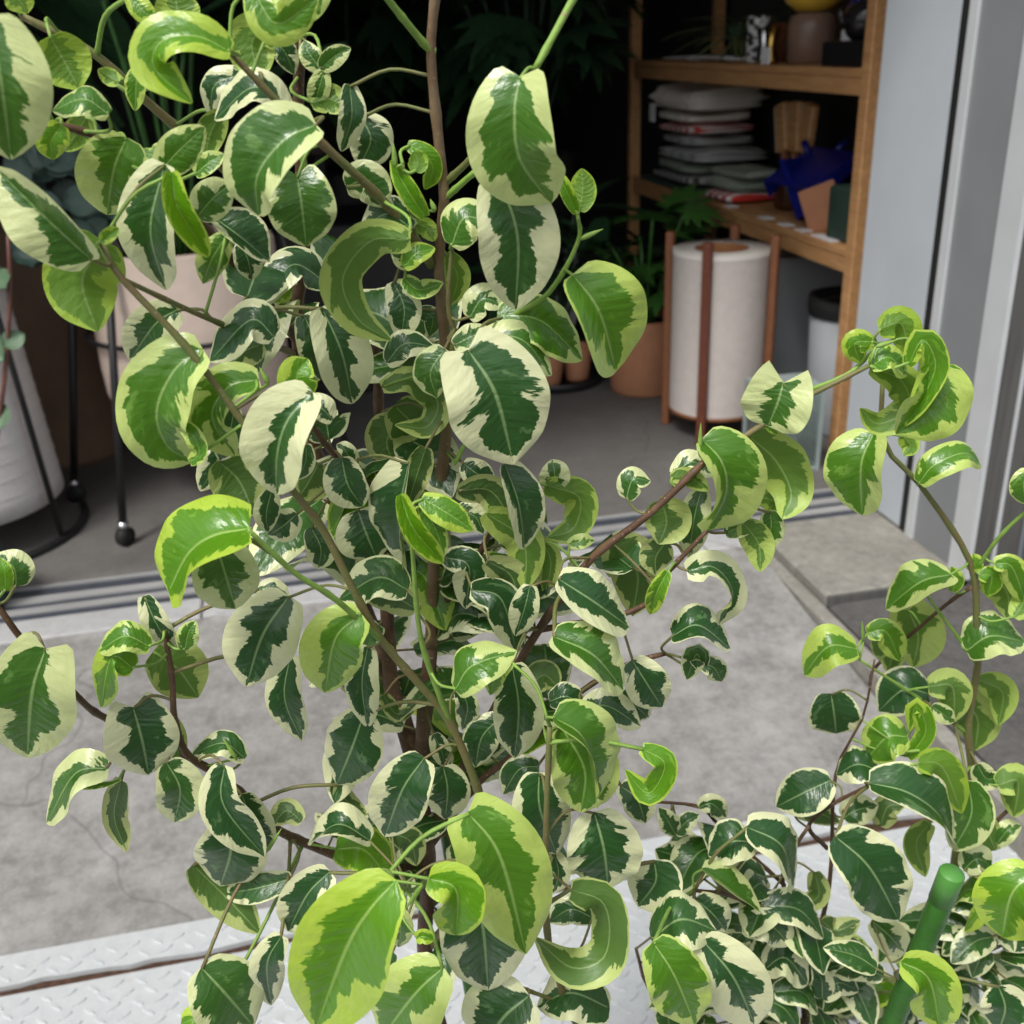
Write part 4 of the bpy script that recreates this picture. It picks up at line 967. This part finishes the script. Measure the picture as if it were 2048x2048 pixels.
('H', [(664,1180),(805,1240),(808,1472)], 150, .435, 1, dict(fold=38, var=.15)),
('H', [(855,1070),(940,1400),(972,1758)], 235, .52, 0, dict(var=.55)),
('H', [(1095,72),(1130,300),(1108,558)], 135, .56, 0, dict(var=.55)),
('H', [(1035,350),(940,450),(905,605)], 95, .585, 0, {}),
('H', [(820,195),(865,290),(840,415)], 62, .585, 0, {}),
('H', [(1308,345),(1470,470),(1525,785)], 215, .505, .5, dict(n=(.35,.25), k=('l',72), var=.4)),
('H', [(1350,395),(1470,620),(1450,840)], 185, .53, .55, dict(var=.6, k=('l',20))),
('H', [(1235,635),(1240,820),(1325,1055)], 155, .55, 0, dict(var=.5)),
('H', [(1520,835),(1570,1030),(1592,1230)], 198, .54, 0, dict(var=.75)),
('H', [(1765,508),(1885,590),(1800,740),(1680,620)], 72, .515, 1, dict(var=.15, n=(.3,.1))),
('H', [(1402,1240),(1560,1300),(1600,1450),(1560,1600),(1400,1640),(1212,1482)], 125, .50, .25, dict(f=-1, n=(.5,-.2), var=.3)),
('H', [(1515,1385),(1400,1340),(1285,1405)], 72, .565, 0, {}),
('H', [(490,1325),(520,1430),(510,1535)], 65, .55, .4, {}),
('H', [(742,1640),(600,1770),(430,1990)], 210, .50, .6, dict(var=.6)),
('H', [(1185,1785),(1050,1900),(950,2060)], 225, .52, 0, dict(var=.4)),
('H', [(1600,1850),(1400,1770),(1225,1840)], 145, .535, 0, dict(n=(0,.6))),
('H', [(1830,1085),(1835,1200),(1745,1325)], 145, .56, 0, {}),
('H', [(1310,1045),(1335,1150),(1310,1255)], 62, .565, 0, {}),
('H', [(1290,265),(1380,240),(1465,305)], 75, .59, 0, dict(n=(0,.4))),
('H', [(1455,300),(1590,290),(1760,395)], 95, .57, 0, dict(n=(0,.5))),
('H', [(1715,50),(1790,170),(1870,295)], 115, .57, 0, dict(var=.7)),
('H', [(1690,200),(1740,290),(1800,350)], 80, .59, 0, {}),
('H', [(1235,600),(1130,620),(1050,745)], 75, .585, 0, {}),
('H', [(1655,700),(1740,770),(1785,895)], 85, .575, 0, {}),
('H', [(470,945),(570,990),(602,1115)], 72, .59, 0, dict(f=-1)),
('H', [(800,205),(890,80),(1120,5)], 130, .53, .5, dict(n=(-.4,.4))),
('H', [(1095,55),(1020,120),(982,232)], 48, .53, .75, {}),
('H', [(600,1490),(640,1480),(690,1500)], 40, .50, .9, dict(fold=40)),
('H', [(1180,200),(1260,130),(1340,200)], 80, .60, .2, dict(f=-1)),
('H', [(430,230),(500,330),(600,300)], 40, .61, 0, dict(f=-1)),
('H', [(480,1560),(440,1620),(430,1720)], 70, .57, 0, {}),
('F', [(690,428),(658,535),(610,652)], 185, .565, .3, dict(fold=22, curl=-8, var=.8, lobe=.5, bl=1.1, n=(0,.1))),
('F', [(268,718),(372,840),(392,1000),(300,1188)], 225, .565, .6, dict(k=('l',60), n=(.3,.15), var=.65)),
('F', [(508,700),(650,830),(730,1000),(684,1132)], 150, .575, .55, dict(f=-1, n=(.35,.1), var=.6)),
('F', [(600,640),(630,665),(660,692)], 20, .57, .9, {}),
('F', [(120,905),(220,835),(325,905)], 72, .58, .1, dict(n=(0,.6), var=.9)),
('F', [(108,915),(200,915),(305,985)], 48, .57, .4, dict(f=-1)),
('F', [(60,1035),(85,1150),(45,1262)], 130, .58, .3, dict(f=-1)),
('F', [(265,980),(230,1120),(200,1332)], 88, .585, .1, dict(var=.8)),
('F', [(480,1150),(560,1260),(570,1405)], 82, .58, .5, dict(f=-1)),
('F', [(620,1090),(625,1180),(590,1285)], 70, .585, .3, {}),
('F', [(565,1015),(650,1050),(635,1145)], 62, .59, .7, dict(f=-1)),
('F', [(390,1205),(450,1180),(540,1160)], 50, .585, .3, {}),
('F', [(190,1400),(330,1380),(425,1510),(355,1680)], 110, .58, .1, dict(n=(.4,.4), k=('l',48))),
('F', [(115,1735),(250,1680),(415,1800)], 135, .585, 0, dict(n=(0,.6), k=('d',45))),
('F', [(92,1400),(40,1500),(0,1622)], 52, .575, .9, dict(fold=35)),
('F', [(270,1900),(240,1830),(190,1960)], 60, .59, .1, {}),
('F', [(265,1880),(330,1900),(370,1970)], 60, .59, .1, {}),
('F', [(1142,345),(1300,420),(1335,560),(1180,640),(1085,560)], 95, .575, .65, dict(f=-1, n=(.2,-.3))),
('F', [(1500,325),(1450,520),(1270,692)], 215, .575, .7, dict(n=(.35,.05), k=('l',62), var=.5)),
('F', [(1335,330),(1410,205),(1475,340),(1400,520),(1320,650)], 75, .568, .8, dict(n=(-.4,.2))),
('F', [(1140,345),(1235,295),(1330,390)], 80, .572, .75, dict(n=(0,.6))),
('F', [(1185,150),(1300,125),(1335,300)], 88, .58, .85, dict(f=-1, n=(.3,.2))),
('F', [(1152,215),(1060,225),(1085,328)], 66, .575, .9, {}),
('F', [(80,1250),(30,1330),(30,1420)], 90, .59, 0, dict(f=-1)),
]
def px_leaf(parent, row, rnd):
    c, pts, wpx, H, age, o = row; s = CROPS[c][2]/1932; W = []
    bul = o.get('bul', rnd.uniform(.05, .14)); n = len(pts)
    for i, p in enumerate(pts):
        u, v = cpx(c, p[0], p[1]); q = atH(u, v, H)
        if i == 0: dep = (q-CAMV).dot(fw); L = 0
        dz = p[2]*.01 if len(p) > 2 else None
        W.append([q, dz])
    L = sum((W[i+1][0]-W[i][0]).length for i in range(n-1)); tilt = rnd.uniform(-.28, .08)*L
    out = []
    for i, (q, dz) in enumerate(W):
        t = i/(n-1); d = dz if dz is not None else bul*L*math.sin(math.pi*t)*o.get('f', 1) + tilt*t*t
        out.append(q + (CAMV-q).normalized()*d)
    att = nearest(parent, out[0])[1]
    kw = {k: v for k, v in o.items() if k != 'bul'}
    return make_leaf(parent, out, wpx*s*dep/F, age=age, attach=att, rnd=rnd, **kw)
rL = random.Random(11)
for row in LV: px_leaf(P1, row, rL)

# leaves filling the inside of the crown, growing off the real branches
def inside(u, v, poly):
    c = False
    for i in range(len(poly)):
        (x0, y0), (x1, y1) = poly[i-1], poly[i]
        if (y0 > v) != (y1 > v) and u < (x1-x0)*(v-y0)/(y1-y0)+x0: c = not c
    return c
def pix(p): q = p-CAMV; d = q.dot(fw); return (1024+F*q.dot(rt)/d)*1932/2048, (1024-F*q.dot(up)/d)*1932/2048
def fill(parent, n, poly, hmin, hmax, size, rnd, agep=.12):
    pts = np.concatenate(BR[parent.name]); k = 0; tries = 0
    while k < n and tries < n*120:
        tries += 1
        a = Vector(pts[rnd.randrange(len(pts))]); ang = rnd.uniform(0, 6.283)
        d = Vector((math.cos(ang), math.sin(ang), rnd.uniform(-.5, .5))).normalized()
        B = a + d*rnd.uniform(.008, .035); h = B.dot(fh)
        L = size*rnd.uniform(.75, 1.15); tipd = (d*.8 + Vector((0, 0, -rnd.uniform(.2, 1.3)))).normalized()
        m1 = B + (d*.9+Vector((0, 0, .15))).normalized()*L*.45; tp = m1 + tipd*L*.55
        ok = all(inside(*pix(x), poly) for x in (B, m1, tp)) and hmin < min(h, tp.dot(fh)) and max(h, tp.dot(fh)) < hmax
        if not ok: continue
        nrm = (Vector((0, 0, 1)) + d*.8 - fh*.35 + Vector((rnd.uniform(-.5, .5), rnd.uniform(-.5, .5), 0)))
        age = rnd.uniform(.5, 1) if rnd.random() < agep else rnd.uniform(0, .15)
        make_leaf(parent, [B, m1, tp], L*rnd.uniform(.24, .31), age=age, attach=a, rnd=rnd, view=nrm, var=rnd.uniform(.05, .55)); k += 1
POLY1 = [(540, 170), (600, 330), (720, 430), (850, 420), (880, 640), (1010, 720), (1020, 850), (1100, 950), (1330, 960), (1300, 1180), (1250, 1330), (1230, 1500), (1200, 1640), (1180, 1932),
         (520, 1932), (520, 1760), (560, 1640), (620, 1500), (600, 1320), (470, 1180), (480, 1080), (400, 900), (430, 650), (480, 480), (420, 330), (480, 200)]
fill(P1, 85, POLY1, .59, .80, .068, random.Random(3))

# ---- second plant, right
sb = atH(1640*1.06, 2000*1.06, .80)
P2 = thing('ficus_plant', 'smaller variegated ficus beside the green stake at the lower right', 'plant', (sb.x, sb.y, GZ+.22))
lp2 = Vector((sb.x, sb.y, GZ+.20))
c_ = lambda pts, r0, r1, M, nm='branch': branch(P2, pts, r0, r1, M, nm)
wbranch(P2, [lp2, atH(1795*1.06, 1932*1.06, .78), atH(1800*1.06, 1640*1.06, .76), atH(1833*1.06, 1482*1.06, .74), atH(1826*1.06, 1372*1.06, .735), atH(1844*1.06, 1263*1.06, .73), atH(1843*1.06, 1185*1.06, .725), atH(1830*1.06, 1060*1.06, .72), atH(1740*1.06, 920*1.06, .71), atH(1668*1.06, 836*1.06, .70), atH(1666*1.06, 705*1.06, .69)], .0055, .0016, M_TWIG, 'trunk')
c_([(1843, 1075, .72), (1880, 1020, .71), (1932, 968, .70), (1985, 930, .69)], .0018, .0012, M_GREEN)
c_([(1844, 1253, .73), (1796, 1187, .725), (1735, 1106, .72)], .0018, .0010, M_GREEN)
c_([(1826, 1384, .735), (1756, 1332, .73), (1622, 1245, .72)], .0018, .0010, M_GREEN)
c_([(1835, 1106, .722), (1774, 1150, .75), (1657, 1253, .78), (1640, 1290, .80)], .0016, .0012, M_BARK)
wbranch(P2, [lp2 + Vector((-.02, 0, 0)), atH(1520*1.06, 1932*1.06, .76), atH(1537*1.06, 1803*1.06, .74), atH(1566*1.06, 1657*1.06, .72), atH(1577*1.06, 1460*1.06, .71), atH(1628*1.06, 1354*1.06, .705), atH(1650*1.06, 1245*1.06, .70)], .0040, .0007, M_BARK)
c_([(1560, 1600, .715), (1526, 1559, .70), (1570, 1518, .68), (1639, 1482, .665)], .0020, .0013, M_BARK)
c_([(1540, 1770, .735), (1478, 1672, .70), (1500, 1600, .68), (1526, 1559, .67)], .0026, .0014, M_BARK)
c_([(1540, 1800, .735), (1445, 1727, .68), (1380, 1690, .63), (1310, 1680, .60)], .0024, .0014, M_BARK)
c_([(1480, 1670, .70), (1360, 1560, .68), (1318, 1522, .67), (1226, 1512, .66)], .0018, .0011, M_BARK)
c_([(1800, 1640, .76), (1870, 1560, .74), (1932, 1500, .73), (1990, 1440, .72)], .0020, .0013, M_BARK)
c_([(1795, 1860, .77), (1860, 1800, .72), (1940, 1700, .66), (1980, 1640, .60)], .0024, .0014, M_TWIG)
c_([(1520, 1932, .76), (1440, 1880, .70), (1340, 1850, .62), (1290, 1880, .56)], .0026, .0014, M_BARK)
c_([(1795, 1932, .78), (1720, 1870, .70), (1690, 1840, .58), (1700, 1830, .53)], .0022, .0012, M_TWIG)
wbranch(P2, [lp2 + Vector((-.03, .01, 0)), atH(1480*1.06, 1960*1.06, .72), atH(1330*1.06, 1900*1.06, .70), atH(1230*1.06, 1870*1.06, .70), atH(1200*1.06, 1790*1.06, .69)], .0030, .0014, M_BARK)
LV2 = [
('F', [(1157,685),(1092,850),(1095,1112)], 195, .69, .58, dict(k=('r',58), n=(-.25,.1), var=.55)),
('F', [(1390,945),(1470,850),(1630,790),(1713,862)], 92, .70, .65, dict(n=(.1,.6))),
('F', [(1300,700),(1345,750),(1312,805)], 48, .70, .8, dict(f=-1)),
('F', [(1557,1418),(1400,1455),(1218,1595)], 145, .715, .5, dict(n=(-.2,.6), k=('d',40))),
('F', [(1335,1600),(1385,1740),(1358,1898)], 140, .77, .4, dict(f=-1, lobe=.4)),
('F', [(1067,1800),(920,1790),(795,1935)], 125, .72, .75, dict(n=(-.2,.6))),
('F', [(1122,1720),(1220,1715),(1292,1865)], 72, .735, .75, {}),
('F', [(1635,1812),(1760,1735),(1935,1765)], 135, .72, .35, dict(n=(0,.6))),
('F', [(1700,1420),(1765,1430),(1742,1535)], 55, .715, .9, {}),
('F', [(1778,1362),(1870,1380),(1940,1570)], 68, .71, .75, {}),
('F', [(1790,1430),(1850,1530),(1845,1645)], 95, .73, .5, dict(f=-1)),
('F', [(1955,875),(1930,960),(1945,1055)], 68, .69, .5, {}),
('F', [(1560,1505),(1582,1440),(1558,1378)], 38, .725, .8, {}),
('F', [(1180,1725),(1245,1830),(1232,1925)], 82, .76, .3, dict(f=-1)),
('F', [(1660,1400),(1680,1350),(1670,1310)], 40, .72, .9, {}),
('F', [(1880,1640),(1930,1560),(1932,1480)], 60, .71, .7, dict(f=-1)),
('I', [(935,225),(950,320),(962,432)], 138, .715, 0, dict(fold=22, var=.1, lobe=.16)),
('I', [(1442,225),(1310,205),(1180,315)], 125, .735, 0, dict(n=(0,.4), var=.15)),
('I', [(1332,448),(1225,450),(1120,562)], 120, .70, .7, dict(n=(0,.35), var=.35)),
('I', [(1178,622),(1070,590),(962,645)], 110, .695, 0, dict(n=(0,.7), var=.3)),
('I', [(936,672),(800,735),(652,810)], 115, .69, 0, dict(var=.15)),
('I', [(1132,686),(1330,735),(1490,850),(1558,1010)], 180, .655, .04, dict(n=(.35,.45), k=('d',45), var=.2)),
('I', [(1388,580),(1510,605),(1612,845)], 92, .665, .9, dict(f=-1)),
('I', [(1640,675),(1660,850),(1565,1035)], 115, .68, .3, {}),
('I', [(1335,555),(1425,420),(1375,285),(1340,420)], 52, .695, .95, dict(fold=35)),
('I', [(1438,190),(1560,190),(1572,372)], 92, .72, .4, dict(f=-1)),
('I', [(1455,290),(1520,335),(1572,372)], 48, .715, .3, {}),
('I', [(1585,245),(1690,350),(1680,520)], 122, .755, .4, dict(f=-1)),
('I', [(1698,155),(1820,220),(1800,388)], 78, .745, .6, dict(f=-1)),
('I', [(1690,590),(1740,665),(1820,650)], 62, .725, .2, {}),
('I', [(1795,700),(1900,680),(1880,865)], 95, .72, .5, dict(f=-1)),
('I', [(1785,1035),(1740,920),(1728,825)], 62, .73, .3, dict(f=-1)),
('I', [(1790,1005),(1850,930),(1918,905)], 52, .73, .3, {}),
('I', [(955,960),(1135,1125),(1285,1395)], 182, .60, 0, dict(var=.15, n=(.1,.1))),
('I', [(498,912),(680,1010),(745,1215)], 170, .61, 0, dict(n=(.35,.35), k=('l',30), var=.55)),
('I', [(532,992),(420,990),(300,1060)], 122, .62, 0, dict(n=(0,.6), var=.25)),
('I', [(268,1128),(400,1225),(575,1360)], 118, .60, .35, dict(n=(.35,.5), k=('d',70))),
('I', [(5,1495),(160,1390),(345,1450)], 165, .535, .1, dict(n=(0,.6), var=.4)),
('I', [(15,1508),(125,1680),(232,1935)], 165, .49, .65, dict(var=.4)),
('I', [(268,1495),(430,1690),(545,1945)], 170, .525, 0, dict(var=.75)),
('I', [(235,1285),(330,1370),(392,1455)], 95, .60, 0, {}),
('I', [(1295,1610),(1440,1700),(1495,1945)], 145, .525, .8, dict(fold=30, var=.5)),
('I', [(1985,1150),(1870,1260),(1818,1482)], 175, .555, .85, dict(var=.3, k=('d',40))),
('I', [(1445,895),(1375,1000),(1422,1172)], 65, .69, .5, dict(f=-1)),
('I', [(850,1148),(865,1280),(698,1338)], 58, .68, .2, dict(f=-1)),
('I', [(1618,1135),(1690,1080),(1765,1115)], 75, .69, .2, {}),
('I', [(130,952),(85,870),(45,815)], 52, .65, .1, {}),
('I', [(132,950),(190,885),(255,850)], 48, .65, .1, {}),
('I', [(252,812),(320,795),(395,865)], 55, .66, .1, {}),
('I', [(595,1645),(700,1590),(815,1725)], 105, .66, 0, dict(n=(0,.5))),
('I', [(890,1802),(885,1700),(835,1635)], 62, .67, 0, {}),
('I', [(892,1800),(970,1720),(1078,1762)], 62, .67, 0, {}),
('I', [(1145,1395),(1240,1480),(1315,1565)], 85, .66, .2, {}),
('I', [(1800,1735),(1835,1850),(1800,1970)], 135, .60, 0, dict(var=.4)),
('I', [(885,1395),(960,1450),(1085,1395)], 65, .69, .1, dict(f=-1)),
('I', [(475,1430),(620,1425),(725,1525)], 88, .64, 0, {}),
('I', [(1000,870),(1060,830),(1180,800)], 80, .71, .1, {}),
('I', [(740,830),(850,835),(980,890)], 60, .72, 0, dict(f=-1)),
('I', [(1190,910),(1230,810),(1320,800)], 70, .72, .1, dict(f=-1)),
]
rL2 = random.Random(23)
for row in LV2: px_leaf(P2, row, rL2)
POLY2 = [(1230, 1530), (1330, 1540), (1500, 1700), (1560, 1760), (1700, 1700), (1760, 1640), (1932, 1580), (1990, 1600), (1990, 2020), (1180, 2020), (1190, 1800), (1180, 1600)]
fill(P2, 95, POLY2, .62, .95, .056, random.Random(8), .06)
POLY3 = [(1230, 1650), (1500, 1780), (1650, 1740), (1932, 1700), (1990, 1720), (1990, 2020), (1200, 2020)]
fill(P2, 60, POLY3, .66, .95, .045, random.Random(9), .04)

# ---- pointed bud sheaths at the shoot tips
for (pl_, c, a, b_p, H) in ((P1, 'B', (1540, 1322), (1675, 1285), .57), (P1, 'F', (256, 800), (262, 652), .56), (P1, 'H', (632, 1212), (542, 1358), .45), (P1, 'D', (1482, 462), (1435, 393), .53),
                        (P1, 'G', (1222, 562), (1152, 465), .56), (P1, 'G', (1375, 1045), (1458, 932), .555), (P1, 'A', (1692, 942), (1644, 828), .56), (P1, 'F', (1165, 242), (1278, 224), .57),
                        (P1, 'H', (1288, 492), (1254, 398), .52), (P2, 'I', (1325, 525), (1488, 521), .69), (P2, 'F', (1102, 1765), (1094, 1668), .73), (P1, 'B', (526, 925), (516, 808), .57),
                        (P1, 'E', (858, 905), (935, 758), .60), (P1, 'B', (745, 1165), (720, 1120), .575), (P1, 'A', (760, 540), (590, 455), .59)):
    p0 = atH(*cpx(c, *a), H); p1 = atH(*cpx(c, *b_p), H) + Vector((0, 0, .002)); L_ = (p1-p0).length; at_ = Vector(nearest(pl_, p0)[1])
    bm_ = MB().tube(spline([p0, (p0+p1)/2, p1], 8), [.0007, .0013, .0015, .0014, .0012, .0009, .0005, .0001], 8)
    if (at_-p0).length > .002: bm_.tube([at_, p0], .0008, 6)
    bm_.build('bud_sheath', M_GREEN, pl_, origin=p0)

# ---- stakes and pots
def stake(label, a, b, r):
    t = thing('plant_stake', label, 'plant stake', b); d = (a-b).normalized()
    n = 26; L = (a-b).length
    pts = [b + d*L*i/n for i in range(n+1)]
    MB().tube(pts, [r*(1+.035*math.sin(i*1.9)) for i in range(n+1)], 20).build('stake_tube', M_STAKE, t)
    MB().tube([a - d*.028, a + d*.0, a + d*.0012], [r*1.07, r*1.07, r*1.0], 24).build('stake_cap', M_STAKET, t)
    return t
s_top = atH(1796*1.06, 1648*1.06, .60); s_low = atH(1683*1.06, 1932*1.06, .615)
dd = (s_low-s_top).normalized(); s_bot = s_top + dd*((GZ+.16-s_top.z)/dd.z)
stake('thick green plastic stake leaning among the smaller ficus leaves', s_top, s_bot, .0086)
t_top = atH(833*1.06, 1500*1.06, .672); stake('dark green stake tied along the trunk of the large ficus', t_top, Vector((lowpt.x+.03, lowpt.y+.03, GZ+.16)), .0055)
pot('nursery_pot', 'black nursery pot of the large ficus below the frame', Vector((base1.x, base1.y, GZ)), .11, .14, .25, M_POTD)
pot('nursery_pot', 'black nursery pot of the smaller ficus below the frame', Vector(((s_bot.x+sb.x)/2, (s_bot.y+sb.y)/2, GZ)), .13, .16, .25, M_POTD)
